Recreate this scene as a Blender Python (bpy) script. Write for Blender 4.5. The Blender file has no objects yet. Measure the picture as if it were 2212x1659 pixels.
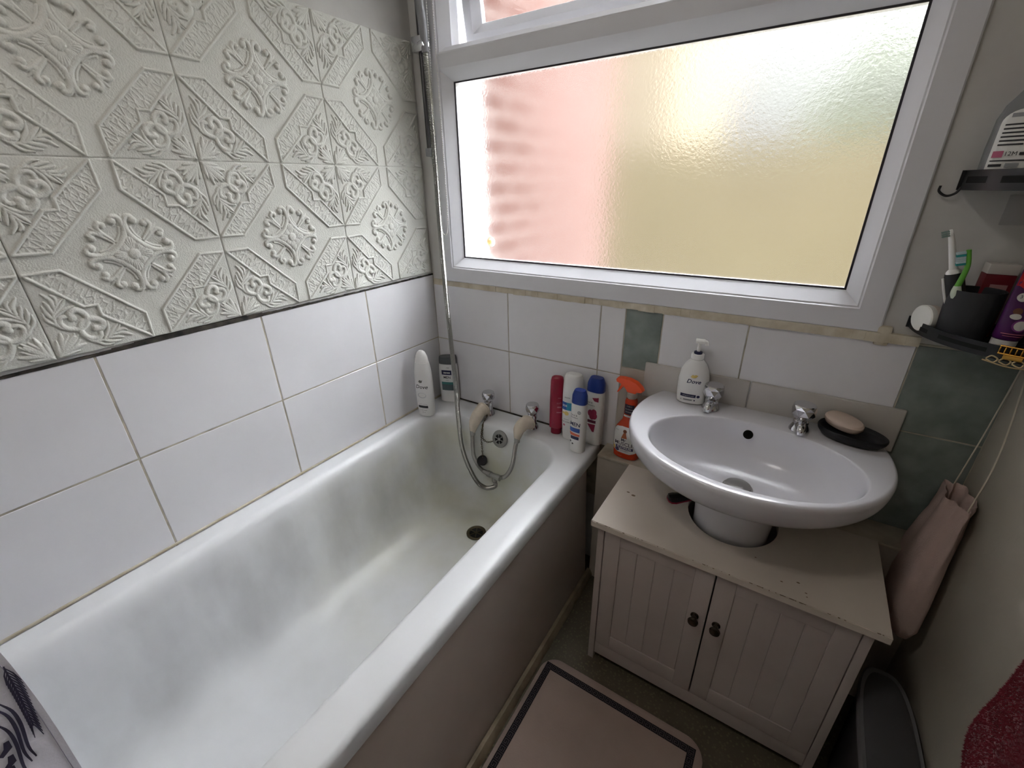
import bpy, bmesh, math, random
import numpy as np
from mathutils import Vector, Matrix
random.seed(7); rng = np.random.default_rng(7)
SC = bpy.context.scene; COL = SC.collection
PI = math.pi

# ------------------------------------------------------------------ helpers
def lin(h):
    if isinstance(h, str):
        h = h.lstrip('#'); c = [int(h[i:i+2], 16)/255 for i in (0, 2, 4)]
        return tuple(x/12.92 if x <= .04045 else ((x+.055)/1.055)**2.4 for x in c) + (1,)
    return tuple(h) + (1,)
MATS = {}
def mat(name, col, rough=.5, metal=0, bump=0, bscale=60, var=0, vscale=8, var_col=None, coat=0, spec=.5, trans=0, ior=1.45, sheen=0, stretch=None, detail=4, alpha=1):
    if name in MATS: return MATS[name]
    m = bpy.data.materials.new(name); m.use_nodes = True; nt = m.node_tree; N = nt.nodes; L = nt.links
    b = N['Principled BSDF']; c = lin(col)
    b.inputs['Base Color'].default_value = c; b.inputs['Roughness'].default_value = rough
    b.inputs['Metallic'].default_value = metal; b.inputs['Specular IOR Level'].default_value = spec
    b.inputs['Coat Weight'].default_value = coat; b.inputs['Coat Roughness'].default_value = .08
    b.inputs['Transmission Weight'].default_value = trans; b.inputs['IOR'].default_value = ior
    b.inputs['Sheen Weight'].default_value = sheen; b.inputs['Alpha'].default_value = alpha
    tc = N.new('ShaderNodeTexCoord'); src = tc.outputs['Object']
    if stretch:
        mp = N.new('ShaderNodeMapping'); mp.inputs['Scale'].default_value = stretch; L.new(src, mp.inputs[0]); src = mp.outputs[0]
    if bump:
        n = N.new('ShaderNodeTexNoise'); n.inputs['Scale'].default_value = bscale; n.inputs['Detail'].default_value = detail
        bp = N.new('ShaderNodeBump'); bp.inputs['Strength'].default_value = bump; bp.inputs['Distance'].default_value = .002
        L.new(src, n.inputs['Vector']); L.new(n.outputs['Fac'], bp.inputs['Height']); L.new(bp.outputs[0], b.inputs['Normal'])
    if var:
        n = N.new('ShaderNodeTexNoise'); n.inputs['Scale'].default_value = vscale; n.inputs['Detail'].default_value = 5
        r = N.new('ShaderNodeValToRGB'); r.color_ramp.elements[0].position = .35; r.color_ramp.elements[1].position = .68
        c2 = lin(var_col) if var_col else tuple(x*(1-var) for x in c[:3]) + (1,)
        r.color_ramp.elements[0].color = c; r.color_ramp.elements[1].color = c2
        L.new(src, n.inputs['Vector']); L.new(n.outputs['Fac'], r.inputs[0]); L.new(r.outputs[0], b.inputs['Base Color'])
    MATS[name] = m; return m

def smooth(me, ang=35):
    for p in me.polygons: p.use_smooth = True
    me.set_sharp_from_angle(angle=math.radians(ang))
def obj(name, bm, mats, parent=None, loc=None, ang=35, flat=False):
    me = bpy.data.meshes.new(name)
    bmesh.ops.recalc_face_normals(bm, faces=bm.faces)
    bm.to_mesh(me); bm.free()
    if not isinstance(mats, (list, tuple)): mats = [mats]
    for m in mats: me.materials.append(m)
    if not flat: smooth(me, ang)
    o = bpy.data.objects.new(name, me); COL.objects.link(o)
    if parent: o.parent = parent
    if loc: o.location = loc
    return o
def tag(o, label, cat, group=None):
    o['label'] = label; o['category'] = cat
    if group: o['group'] = group
    return o
def thing(name, label, cat, loc=(0, 0, 0), rz=0, group=None, rot=None):
    o = bpy.data.objects.new(name, None); COL.objects.link(o); o.empty_display_size = .02
    o.location = loc; o.rotation_euler = rot if rot else (0, 0, rz)
    return tag(o, label, cat, group)
def struct(o): o['kind'] = 'structure'; return o
def B(): return bmesh.new()
def face(bm, vs, mi=0):
    try:
        f = bm.faces.new(vs); f.material_index = mi; return f
    except ValueError: return None
def box(bm, x0, x1, y0, y1, z0, z1, bev=0, mi=0, seg=2):
    t = bmesh.new()
    v = [t.verts.new(p) for p in ((x0,y0,z0),(x1,y0,z0),(x1,y1,z0),(x0,y1,z0),(x0,y0,z1),(x1,y0,z1),(x1,y1,z1),(x0,y1,z1))]
    for f in ((3,2,1,0),(4,5,6,7),(0,1,5,4),(1,2,6,5),(2,3,7,6),(3,0,4,7)): t.faces.new([v[i] for i in f])
    if bev: bmesh.ops.bevel(t, geom=list(t.edges), offset=bev, segments=seg, profile=.6, affect='EDGES')
    merge(bm, t, mi)
def merge(bm, t, mi=None, M=None):
    t.verts.ensure_lookup_table(); mp = {}
    for v in t.verts: mp[v] = bm.verts.new(M @ v.co if M else v.co)
    for f in t.faces: face(bm, [mp[v] for v in f.verts], f.material_index if mi is None else mi)
    t.free()
def loft(bm, rings, cap0=True, cap1=True, mi=0, closed=True, M=None):
    R = [[bm.verts.new((M @ Vector(p)) if M else p) for p in r] for r in rings]; n = len(R[0])
    for a, b in zip(R, R[1:]):
        for i in range(n if closed else n-1):
            j = (i+1) % n; face(bm, (a[i], a[j], b[j], b[i]), mi)
    if closed:
        if cap0: face(bm, R[0][::-1], mi)
        if cap1: face(bm, R[-1], mi)
    return R
def ring(z, rx, ry=None, cx=0, cy=0, n=2., N=32, ph=0):
    ry = rx if ry is None else ry; out = []
    for i in range(N):
        a = 2*PI*i/N + ph; c, s = math.cos(a), math.sin(a)
        out.append((cx + rx*math.copysign(abs(c)**(2/n), c), cy + ry*math.copysign(abs(s)**(2/n), s), z))
    return out
def lathe(bm, prof, N=28, mi=0, M=None, c0=True, c1=True):
    loft(bm, [ring(z, max(r, 1e-5), N=N) for r, z in prof], c0, c1, mi, M=M)
def catmull(P, k=8):
    P = [Vector(p) for p in P]; out = []
    Q = [2*P[0]-P[1]] + P + [2*P[-1]-P[-2]]
    for i in range(1, len(Q)-2):
        a, b, c, d = Q[i-1:i+3]
        for j in range(k):
            t = j/k
            out.append(.5*((2*b)+(c-a)*t+(2*a-5*b+4*c-d)*t*t+(3*b-a-3*c+d)*t**3))
    out.append(P[-1]); return out
def tube(bm, path, r, N=12, k=8, mi=0, caps=True):
    pts = catmull(path, k) if k > 1 else [Vector(p) for p in path]
    rs = r if callable(r) else (lambda t: r)
    T = (pts[1]-pts[0]).normalized(); u = T.orthogonal().normalized(); rings = []
    for i, p in enumerate(pts):
        t2 = (pts[min(i+1, len(pts)-1)]-pts[max(i-1, 0)]).normalized()
        q = T.rotation_difference(t2); u = q @ u; T = t2; w = T.cross(u); rr = rs(i/(len(pts)-1))
        rings.append([tuple(p + rr*(math.cos(2*PI*j/N)*u + math.sin(2*PI*j/N)*w)) for j in range(N)])
    loft(bm, rings, caps, caps, mi)
def ball(bm, c, r, mi=0, u=14, v=9, sc=(1, 1, 1)):
    t = bmesh.new(); bmesh.ops.create_uvsphere(t, u_segments=u, v_segments=v, radius=r)
    merge(bm, t, mi, Matrix.Translation(c) @ Matrix.Diagonal((*sc, 1)))
def prism(bm, pts, z0, z1, mi=0, M=None):
    loft(bm, [[(x, y, z0) for x, y in pts], [(x, y, z1) for x, y in pts]], mi=mi, M=M)
def text2d(s, size, align='CENTER', shear=0, bold=0, sx=1):
    cu = bpy.data.curves.new('t', 'FONT'); cu.body = s; cu.size = size; cu.align_x = align; cu.align_y = 'CENTER'
    cu.shear = shear; cu.offset = bold; cu.resolution_u = 2
    o = bpy.data.objects.new('t', cu); COL.objects.link(o)
    dg = bpy.context.evaluated_depsgraph_get(); me = bpy.data.meshes.new_from_object(o.evaluated_get(dg))
    V = [(v.co.x*sx, v.co.y) for v in me.vertices]; F = [tuple(p.vertices) for p in me.polygons]
    bpy.data.objects.remove(o); bpy.data.curves.remove(cu); bpy.data.meshes.remove(me)
    return V, F
class Label:                         # flat print laid on a curved surface S(s, t, lift) -> point
    def __init__(self, S): self.S = S; self.bm = B(); self.k = 0
    def lift(self): self.k += 1; return .0004 + .00012*self.k
    def poly(self, pts, mi):
        l = self.lift(); q = bmesh.new(); q.faces.new([q.verts.new((a, b, 0)) for a, b in pts])
        bmesh.ops.triangulate(q, faces=q.faces)
        for _ in range(6):                   # fine enough to follow the curve
            long_ = [e for e in q.edges if e.calc_length() > .006]
            if not long_: break
            bmesh.ops.subdivide_edges(q, edges=long_, cuts=1); bmesh.ops.triangulate(q, faces=q.faces)
        for v in q.verts: v.co = self.S(v.co.x, v.co.y, l)
        merge(self.bm, q, mi)
    def rect(self, s0, s1, t0, t1, mi, n=8):
        l = self.lift()
        a = [[self.bm.verts.new(self.S(s0+(s1-s0)*i/n, t0+(t1-t0)*j/3, l)) for i in range(n+1)] for j in range(4)]
        for j in range(3):
            for i in range(n): face(self.bm, (a[j][i], a[j][i+1], a[j+1][i+1], a[j+1][i]), mi)
    def disc(self, s, t, r, mi, ry=None, N=18):
        l = self.lift(); ry = ry or r; c = self.bm.verts.new(self.S(s, t, l))
        v = [self.bm.verts.new(self.S(s+r*math.cos(2*PI*i/N), t+ry*math.sin(2*PI*i/N), l)) for i in range(N)]
        for i in range(N): face(self.bm, (c, v[i], v[(i+1) % N]), mi)
    def text(self, txt, s, t, size, mi, **kw):
        l = self.lift(); V, F = text2d(txt, size, **kw)
        vs = [self.bm.verts.new(self.S(s+x, t+y, l)) for x, y in V]
        for f in F: face(self.bm, [vs[i] for i in f], mi)
    def done(self, name, mats, parent): return obj(name, self.bm, mats, parent, flat=True)
def bodyS(prof, n=2.4):              # prof: list of (z, rx, ry); front is -y
    zs = [p[0] for p in prof]
    def S(s, t, l):
        rx = float(np.interp(t, zs, [p[1] for p in prof])); ry = float(np.interp(t, zs, [p[2] for p in prof]))
        q = max(-.985, min(.985, s/rx)); y = ry*(1-abs(q)**n)**(1/n)
        nx, ny = abs(q)**(n-1)*math.copysign(1, q)/rx, (y/ry)**(n-1)/ry; d = math.hypot(nx, ny) or 1
        return (q*rx + l*nx/d, -y - l*ny/d, t)
    return S
def bottle(bm, prof, n=2.4, N=40, mi=0, c0=True, c1=True):
    loft(bm, [ring(z, rx, ry, n=n, N=N) for z, rx, ry in prof], c0, c1, mi)

# ------------------------------------------------------------------ materials
CHROME = mat('chrome', (.62, .62, .64), .12, 1)
CHROME2 = mat('dull chrome', (.36, .355, .34), .28, 1)
WHITEP = mat('white plastic', '#dcdcda', .35)
UPVC = mat('white upvc', '#d6d7dd', .38, coat=.15)
BLACKP = mat('black plastic', '#16171a', .4)
BLACKM = mat('matt black metal', '#131418', .45)
DARKHOLE = mat('dark hole', '#060606', .9)
NAVY = mat('navy print', '#1c2146', .5)
BLUE = mat('blue plastic', '#1b3584', .32)
INK = mat('dark ink', '#2a2b30', .6)
GREYINK = mat('grey ink', '#8d8f93', .6)
PAPER = mat('white print', '#d8d8d6', .55)
RED = mat('crimson plastic', '#8e1030', .28)
GOLDINK = mat('gold print', '#cdb56a', .5)
ORANGE = mat('orange plastic', '#e8501c', .35)
CERAMIC = mat('white ceramic', '#cbcbd1', .24, coat=.2)
PLASTER = mat('cream plaster', '#aca69a', .8, bump=.35, bscale=55, var=.1, vscale=5)
PLASTERW = mat('aged white plaster', '#c7c6c4', .85, bump=.5, bscale=35, var=.16, vscale=6)
TILE = mat('white wall tile', '#d8d8dc', .22, bump=.03, bscale=9, var=.05, vscale=5)
TILEG = mat('sage green tile', '#848d89', .4, bump=.08, bscale=60, var=.3, vscale=16, var_col='#69736f')
TILEB = mat('beige grey tile', '#b3aba2', .35, var=.1, vscale=14)
GROUT = mat('stained grout', '#b8b1a2', .9, var=.4, vscale=18)
CAULK = mat('yellowed sealant', '#cdc6b6', .75, var=.4, vscale=22, var_col='#b0a58f', bump=.4, bscale=120)
GAPMOULD = mat('black gap and mould', '#1a1718', .95, var=.4, vscale=40, var_col='#4b463f')
FOAM = mat('embossed foam', '#cfd0ca', .6, bump=.5, bscale=330, var=.07, vscale=4, detail=2)
CABW = mat('painted cabinet white', '#b7adaa', .5, bump=.1, bscale=90, var=.12, vscale=6)
WORNTOP = mat('worn cabinet top', '#cdc4ba', .35, bump=.06, bscale=70, var=.12, vscale=5)
PANELM = mat('beige bath panel', '#b5a9a1', .35, var=.14, vscale=4, bump=.04, bscale=30)
SKIRT = mat('worn skirting', '#a4967f', .7, var=.45, vscale=14, bump=.5, bscale=60)
RUBBER = mat('perished beige rubber', '#c6bcac', .65, var=.15, vscale=40)

def enamel():
    m = bpy.data.materials.new('worn bath enamel'); m.use_nodes = True; nt = m.node_tree; N = nt.nodes; L = nt.links
    b = N['Principled BSDF']; b.inputs['Roughness'].default_value = .46; b.inputs['Coat Weight'].default_value = .06; b.inputs['Coat Roughness'].default_value = .25
    tc = N.new('ShaderNodeTexCoord')
    def noise(s, d, st=(1, 1, 1)):
        mp = N.new('ShaderNodeMapping'); mp.inputs['Scale'].default_value = st; L.new(tc.outputs['Object'], mp.inputs[0])
        n = N.new('ShaderNodeTexNoise'); n.inputs['Scale'].default_value = s; n.inputs['Detail'].default_value = d; L.new(mp.outputs[0], n.inputs['Vector']); return n.outputs['Fac']
    def rng_(src, a, c):
        r = N.new('ShaderNodeMapRange'); r.inputs[1].default_value = a; r.inputs[2].default_value = c; L.new(src, r.inputs[0]); return r.outputs[0]
    def mul(a, c):
        q = N.new('ShaderNodeMath'); q.operation = 'MULTIPLY'
        for i, s in enumerate((a, c)):
            if isinstance(s, (int, float)): q.inputs[i].default_value = s
            else: L.new(s, q.inputs[i])
        return q.outputs[0]
    def mix(a, c, f):
        q = N.new('ShaderNodeMix'); q.data_type = 'RGBA'
        for s, k in ((a, 6), (c, 7)):
            if isinstance(s, str): q.inputs[k].default_value = lin(s)
            else: L.new(s, q.inputs[k])
        L.new(f, q.inputs[0]); return q.outputs[2]
    sep = N.new('ShaderNodeSeparateXYZ'); L.new(tc.outputs['Object'], sep.inputs[0])
    tapend = rng_(sep.outputs[1], -.95, -.15)                  # limescale round the tap end
    inside = rng_(sep.outputs[2], .532, .47)                   # never on the rim
    col = mix('#d3d5d8', '#b9b795', mul(mul(tapend, inside), mul(rng_(noise(5, 5), .3, .7), .75)))
    leftside = rng_(sep.outputs[0], .30, .12)
    scum = mul(mul(inside, leftside), mul(rng_(noise(6, 9, (1, 1, .4)), .46, .76), .46))   # grey scum smears
    scum = mul(scum, rng_(sep.outputs[2], .15, .25))
    col = mix(col, '#7f8181', scum)
    scum2 = mul(inside, mul(rng_(noise(3, 4), .5, .7), .22)); col = mix(col, '#989a97', scum2)
    L.new(col, b.inputs['Base Color']); return m
ENAMEL = enamel()

def floor_mat():
    m = bpy.data.materials.new('speckled vinyl'); m.use_nodes = True; nt = m.node_tree; N = nt.nodes; L = nt.links
    b = N['Principled BSDF']; b.inputs['Roughness'].default_value = .55
    tc = N.new('ShaderNodeTexCoord'); v = N.new('ShaderNodeTexVoronoi'); v.inputs['Scale'].default_value = 110; L.new(tc.outputs['Object'], v.inputs['Vector'])
    r = N.new('ShaderNodeValToRGB'); e = r.color_ramp.elements; e[0].color = lin('#736b4b'); e[0].position = .12; e[1].color = lin('#484133'); e[1].position = .42
    L.new(v.outputs['Distance'], r.inputs[0])
    n = N.new('ShaderNodeTexNoise'); n.inputs['Scale'].default_value = 14; L.new(tc.outputs['Object'], n.inputs['Vector'])
    q = N.new('ShaderNodeMix'); q.data_type = 'RGBA'; q.inputs[7].default_value = lin('#5c5545'); L.new(n.outputs['Fac'], q.inputs[0]); L.new(r.outputs[0], q.inputs[6])
    L.new(q.outputs[2], b.inputs['Base Color']); return m
def brick_mat():
    m = bpy.data.materials.new('red brick'); m.use_nodes = True; nt = m.node_tree; N = nt.nodes; L = nt.links
    b = N['Principled BSDF']; b.inputs['Roughness'].default_value = .9; b.inputs['Specular IOR Level'].default_value = 0
    tc = N.new('ShaderNodeTexCoord'); s = N.new('ShaderNodeSeparateXYZ'); c = N.new('ShaderNodeCombineXYZ')
    L.new(tc.outputs['Object'], s.inputs[0]); L.new(s.outputs[1], c.inputs[0]); L.new(s.outputs[2], c.inputs[1])
    t = N.new('ShaderNodeTexBrick'); t.inputs['Scale'].default_value = 1; t.inputs['Brick Width'].default_value = .225; t.inputs['Row Height'].default_value = .075
    t.inputs['Mortar Size'].default_value = .008; t.inputs['Color1'].default_value = (.066,.034,.029,1); t.inputs['Color2'].default_value = (.056,.027,.022,1); t.inputs['Mortar'].default_value = (.15,.122,.112,1)
    L.new(c.outputs[0], t.inputs['Vector']); L.new(t.outputs[0], b.inputs['Base Color']); return m
def glass_mat():
    m = bpy.data.materials.new('obscured glass'); m.use_nodes = True; nt = m.node_tree; N = nt.nodes; L = nt.links
    b = N['Principled BSDF']; b.inputs['Base Color'].default_value = (.97, .97, .95, 1); b.inputs['Roughness'].default_value = .21
    b.inputs['Transmission Weight'].default_value = 1; b.inputs['IOR'].default_value = 1.45
    tc = N.new('ShaderNodeTexCoord'); n = N.new('ShaderNodeTexNoise'); n.inputs['Scale'].default_value = 170; n.inputs['Detail'].default_value = 2.2
    L.new(tc.outputs['Object'], n.inputs['Vector'])
    bp = N.new('ShaderNodeBump'); bp.inputs['Strength'].default_value = .27; bp.inputs['Distance'].default_value = .002
    L.new(n.outputs['Fac'], bp.inputs['Height']); L.new(bp.outputs[0], b.inputs['Normal']); return m
GLASS = glass_mat()

# ------------------------------------------------------------------ room shell
RX = 1.56            # right wall
def slab(name, b, m, bev=0):
    bm = B(); box(bm, *b, bev); return struct(obj(name, bm, m))
bm = B(); box(bm, -.2, 1.8, -2.3, .3, -.1, 0); struct(obj('floor', bm, floor_mat()))
slab('ceiling', (-.2, 1.8, -2.3, .3, 2.35, 2.45), mat('white ceiling', '#e4e2de', .9))
wl = slab('wall_left', (-.2, -.004, -2.1, .3, 0, 2.35), PLASTERW)
wr = slab('wall_right', (RX, 1.8, -2.1, .3, 0, 2.35), PLASTER)
slab('wall_front', (-.2, 1.8, -2.3, -2.1, 0, 2.35), mat('back plaster', '#dcd8d0', .9))
FX0, FX1, FZ0, FZ1 = .055, 1.3245, 1.0133, 2.08
bm = B()
box(bm, -.2, FX0, .0, .25, 0, 2.35); box(bm, FX1, 1.8, .0, .25, 0, 2.35)
box(bm, FX0, FX1, .0, .25, 0, FZ0); box(bm, FX0, FX1, .0, .25, FZ1, 2.35)
wb = struct(obj('wall_back', bm, PLASTERW))

# tiling on the left wall
def tile_row(bm, axis, edges, z0, z1, off, mi=0, gap=.0016):
    for a, b in zip(edges, edges[1:]):
        t = bmesh.new()
        if axis == 'y': box(t, -.0038, off, a+gap, b-gap, z0+gap, z1-gap, .0012, mi, 1)
        else: box(t, a+gap, b-gap, off, .004, z0+gap, z1-gap, .0012, mi, 1)
        merge(bm, t)
ZR, ZJ, ZT = .536, .7847, 1.0293
ye = [-2.1, -2.0115, -1.6727, -1.3340, -.9952, -.6566, -.3178, -.0005]
bm = B(); box(bm, -.0039, -.0008, -2.1, 0, .5, ZT-.002, 0, 1)
tile_row(bm, 'y', ye, ZR-.02, ZJ, 0); tile_row(bm, 'y', ye, ZJ, ZT, 0)
obj('wall_tiling', bm, [TILE, GROUT], wl)
# window wall tiling
bm = B(); box(bm, 0, RX, -.0028, .003, .3, .999, 0, 1)
xs = [.0005, .3342, .6702, .7473]
ZS = .9962
tile_row(bm, 'x', xs, ZR-.02, ZJ, -.0045); tile_row(bm, 'x', xs, ZJ, ZS, -.0045)
tile_row(bm, 'x', [.7473, .8545], ZJ+.028, ZS, -.0045, 2); tile_row(bm, 'x', [.7473, .8545], .5, ZJ+.028, -.0045, 3)
tile_row(bm, 'x', [.8545, 1.069, 1.395], .75, ZS, -.0055)
tile_row(bm, 'x', [1.395, RX], .79, ZS, -.004, 2); tile_row(bm, 'x', [1.395, RX], .5, .79, -.004, 2)
obj('wall_tiling', bm, [TILE, GROUT, TILEG, TILEB], wb)
# dirty sealant under the window and black gap under the foam panels
bm = B(); pts = [(x, -.004-.004*random.random(), .9985+.002*random.random()) for x in np.linspace(.004, 1.395, 60)]
for (a, b) in zip(pts, pts[1:]):
    box(bm, a[0], b[0], min(a[1], -.004)-.006*(a[0] > .8), .003, .9945-.002*random.random(), FZ0+.0012, .0)
struct(obj('trim_1', bm, CAULK))
bm = B(); ys = np.linspace(-1.75, -.002, 90); w = np.interp(ys, [-1.75, -1.05, -.98, -.9, -.72, -.6, -.3, 0], [.002, .003, .004, .009, .008, .003, .0025, .003])
for i in range(89):
    box(bm, -.004, .0012, ys[i], ys[i+1], ZT-.0012-.0006*random.random(), ZT+w[i]+.0015*random.random())
struct(obj('trim_2', bm, GAPMOULD))
bm = B(); box(bm, -.002, .0035, -1.7, -.002, .5345, .541, .0015)     # sealant bead where the bath meets the left wall
box(bm, .002, .70, -.0095, -.003, .5345, .5405, .0012, 1); struct(obj('trim_3', bm, [CAULK, GAPMOULD]))
# boxed-in pipe ledge below the window
bm = B(); box(bm, .7235, RX, -.084, -.003, 0, .522, 0, 0); box(bm, .7235, RX, -.088, -.003, .5225, .5315, .002, 1)
struct(obj('trim_4', bm, [TILEB, mat('stained ledge', '#c3bcae', .5, var=.5, vscale=9, var_col='#7b7060')]))
# thick bevelled tile upstand behind the basin
bm = B()
for a, b in ((.822, 1.10), (1.102, 1.419)): box(bm, a, b, -.0135, -.0045, .735, .845, .004, 0, 3)
struct(obj('trim_5', bm, mat('pale splash tile', '#bdb9b5', .3, var=.14, vscale=7)))
# stained corner lump by the window
bm = B(); box(bm, 1.318, 1.345, -.012, .002, .985, 1.03, .006); box(bm, 1.33, 1.392, -.008, .002, .994, 1.006, .003); struct(obj('trim_6', bm, CAULK))

# ------------------------------------------------------------------ embossed foam panels
def relief(M=165):
    p = np.linspace(0, 1, M); Pq, Q = np.meshgrid(p, p, indexing='ij'); H = np.zeros((M, M)); d = p[1]
    def stamp(cx, cy, r, h, pw=.55):
        i0, i1 = max(0, int((cx-r)/d)), min(M, int((cx+r)/d)+2); j0, j1 = max(0, int((cy-r)/d)), min(M, int((cy+r)/d)+2)
        if i0 >= i1 or j0 >= j1: return
        q = ((Pq[i0:i1, j0:j1]-cx)**2+(Q[i0:i1, j0:j1]-cy)**2)/(r*r)
        np.maximum(H[i0:i1, j0:j1], h*np.clip(1-q, 0, 1)**pw, out=H[i0:i1, j0:j1])
    def stroke(pts, r, h, sym=True, k=14, spl=True):
        P3 = catmull([(a, b, 0) for a, b in pts], k) if spl else [Vector((a, b, 0)) for a, b in pts]
        Pd = []
        for a, b in zip(P3, P3[1:]):
            n = max(1, int((b-a).length/.004))
            Pd += [a.lerp(b, i/n) for i in range(n)]
        Pd.append(P3[-1])
        for i, v in enumerate(Pd):
            t = i/max(1, len(Pd)-1); rr = r(t) if callable(r) else r; hh = h(t) if callable(h) else h
            stamp(v.x, v.y, rr, hh)
            if sym: stamp(v.y, v.x, rr, hh)
    leaf = lambda R: (lambda t: R*(.35+.65*math.sin(PI*min(1, .12+t*.88))**.8))
    # band outline beads
    bead = .0175
    for a, b in (((.98, .10), (.69, .092)), ((.69, .092), (.39, .392)), ((.98, .105), (.622, .497)), ((.622, .497), (.50, .50))):
        stroke([a, b], bead, 3.2, spl=False)
    # medallion
    stroke([(.102, .365), (.085, .405), (.045, .405), (.014, .355), (.008, .29), (.025, .215), (.065, .15), (.104, .104)], lambda t: .026+.012*t, lambda t: 3.6+.8*t)
    stamp(.098, .365, .043, 5); stamp(.365, .098, .043, 5)
    stroke([(.05, .29), (.075, .215), (.12, .15)], .014, 2.0)
    stroke([(.135, .150), (.185, .205), (.235, .265), (.25, .315), (.228, .345)], lambda t: .014+.016*t, lambda t: 2.2+1.8*t)
    stamp(.197, .325, .037, 4.6); stamp(.325, .197, .037, 4.6)
    for a, b in (((.24, .24), (.315, .315)), ((.0, .36), (0, .435)), ((.36, 0), (.435, 0))):
        stroke([a, b], lambda t: .03*(1-t)+.006, lambda t: 2.6*(1-t)+.6, False, spl=False)
    # corner fleur, double scrolls, leaves
    stroke([(.975, .975), (.90, .90), (.80, .805)], lambda t: .022+.018*math.sin(PI*t), 3.0, False)
    for pts, R in (([(.96, .965), (.925, .87), (.90, .735)], .03), ([(.95, .96), (.905, .85), (.845, .77)], .026), ([(.97, .955), (.965, .88), (.955, .80)], .022), ([(.93, .92), (.87, .845), (.79, .765)], .02)):
        stroke(pts, leaf(R), 2.8)
    stroke([(.755, .60), (.757, .545), (.715, .515), (.665, .54), (.636, .61), (.66, .685), (.735, .725), (.825, .70), (.862, .63), (.845, .578), (.805, .572)], lambda t: .036-.012*t, lambda t: 3.8-1.2*t)
    stamp(.745, .597, .032, 3.6); stamp(.597, .745, .032, 3.6)
    stroke([(.80, .72), (.885, .66), (.895, .565), (.86, .48), (.80, .405), (.755, .375)], lambda t: .018*(1-t)+.008, 2.4)
    for pts, R in (([(.885, .56), (.80, .50), (.70, .475)], .02), ([(.875, .52), (.80, .45), (.745, .39)], .022), ([(.86, .46), (.86, .38), (.91, .30)], .022),
                   ([(.885, .52), (.90, .44), (.915, .385)], .02), ([(.90, .58), (.935, .50), (.945, .425)], .02), ([(.90, .64), (.955, .57), (.965, .49)], .018), ([(.83, .43), (.82, .36), (.845, .325)], .018)):
        stroke(pts, leaf(R), 2.7)
    # flower
    r = np.hypot(Pq, Q); th = np.arctan2(Q, Pq)
    rad = .168+.030*np.cos(4*th)-.016*np.abs(np.sin(4*th))**3
    fl = np.where(r < rad, 5.6*np.clip(1-(r/rad)**8, 0, 1)**.4*(.70+.30*(r/rad))*(.80+.20*np.abs(np.cos(4*th))**.5) + .45*np.cos(th*40)*np.clip((r-.05)/.08, 0, 1)*np.clip((rad-r)/.03, 0, 1), 0)
    H = np.maximum(H, fl); stamp(0, 0, .06, 6.2)
    H = np.maximum(H, np.where(r < .06, 4.2+2.8*np.sqrt(np.clip(1-(r/.06)**2, 0, 1)), 0))
    # crackled band between the beads
    def inpoly(poly):
        c = np.zeros((M, M), bool); n = len(poly)
        for i in range(n):
            (x1, y1), (x2, y2) = poly[i], poly[(i+1) % n]
            if y1 == y2: continue
            c ^= ((y1 > Q) != (y2 > Q)) & (Pq < (x2-x1)*(Q-y1)/(y2-y1)+x1)
        return c
    band = inpoly([(.98, .10), (.69, .092), (.092, .69), (.10, .98), (.497, .622), (.50, .50), (.622, .497)])
    al, ac = (Pq-Q)/.075, (Pq+Q)/.17
    pts = rng.uniform((-14, 2), (14, 9), (300, 2)); F1 = np.full((M, M), 9.); F2 = np.full((M, M), 9.)
    for a, b in pts:
        dd = np.hypot(al-a, ac-b); F2 = np.where(dd < F1, F1, np.minimum(F2, dd)); F1 = np.minimum(F1, dd)
    cr = np.clip(1-(F2-F1)/.2, 0, 1)**.7
    H = np.where(band, np.maximum(H, .7+1.0*cr), H)
    full = np.block([[H[::-1, ::-1], H[::-1, 1:]], [H[1:, ::-1], H[1:, 1:]]])
    n = full.shape[0]; e = np.minimum.outer(np.minimum(np.arange(n), n-1-np.arange(n)), np.full(n, 99)); e = np.minimum(e, e.T)
    full = np.where(e == 0, -1.4, np.where(e == 1, -.5, full))
    return full*.00125
def panel_mesh(P=.345):
    R = relief(); n = R.shape[0]; A = np.concatenate([R, R], 1)      # two cells, one above the other
    ny, nz = A.shape; y = np.linspace(.0006, P-.0006, ny); z = np.concatenate([np.linspace(.0, P, n), np.linspace(P+.0005, 2*P, n)])
    Y, Z = np.meshgrid(y, z, indexing='ij'); V = np.stack([A+.0022, Y, Z], -1)
    back = V.copy(); idx = np.arange(ny*nz).reshape(ny, nz)
    q = np.stack([idx[:-1, :-1], idx[1:, :-1], idx[1:, 1:], idx[:-1, 1:]], -1).reshape(-1, 4)
    loop = np.concatenate([idx[:, 0], idx[-1, 1:], idx[-2::-1, -1], idx[0, -2:0:-1]])
    vv = V.reshape(-1, 3); sk = vv[loop].copy(); sk[:, 0] = -.0035; b0 = len(vv); m = len(loop)
    j = np.arange(m); k = (j+1) % m
    sq = np.stack([loop[j], b0+j, b0+k, loop[k]], -1)
    me = bpy.data.meshes.new('foam_wall_panel')
    me.from_pydata(np.concatenate([vv, sk]).tolist(), [], np.concatenate([q, sq]).tolist())
    me.materials.append(FOAM); smooth(me, 60); return me
pm = panel_mesh()
order = ['nearest the window corner', 'second from the window corner', 'third from the window corner, above the bath middle', 'fourth from the window corner, at left photo edge', 'fifth from the window corner']
for k in range(5):
    o = bpy.data.objects.new('foam_wall_panel', pm); COL.objects.link(o); o.location = (0, -.0112-.345*(k+1), 1.3846-.345)
    tag(o, 'white embossed foam wall panel with scroll medallions, ' + order[k], 'wall panel', 'embossed foam panels on the left wall')

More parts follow.
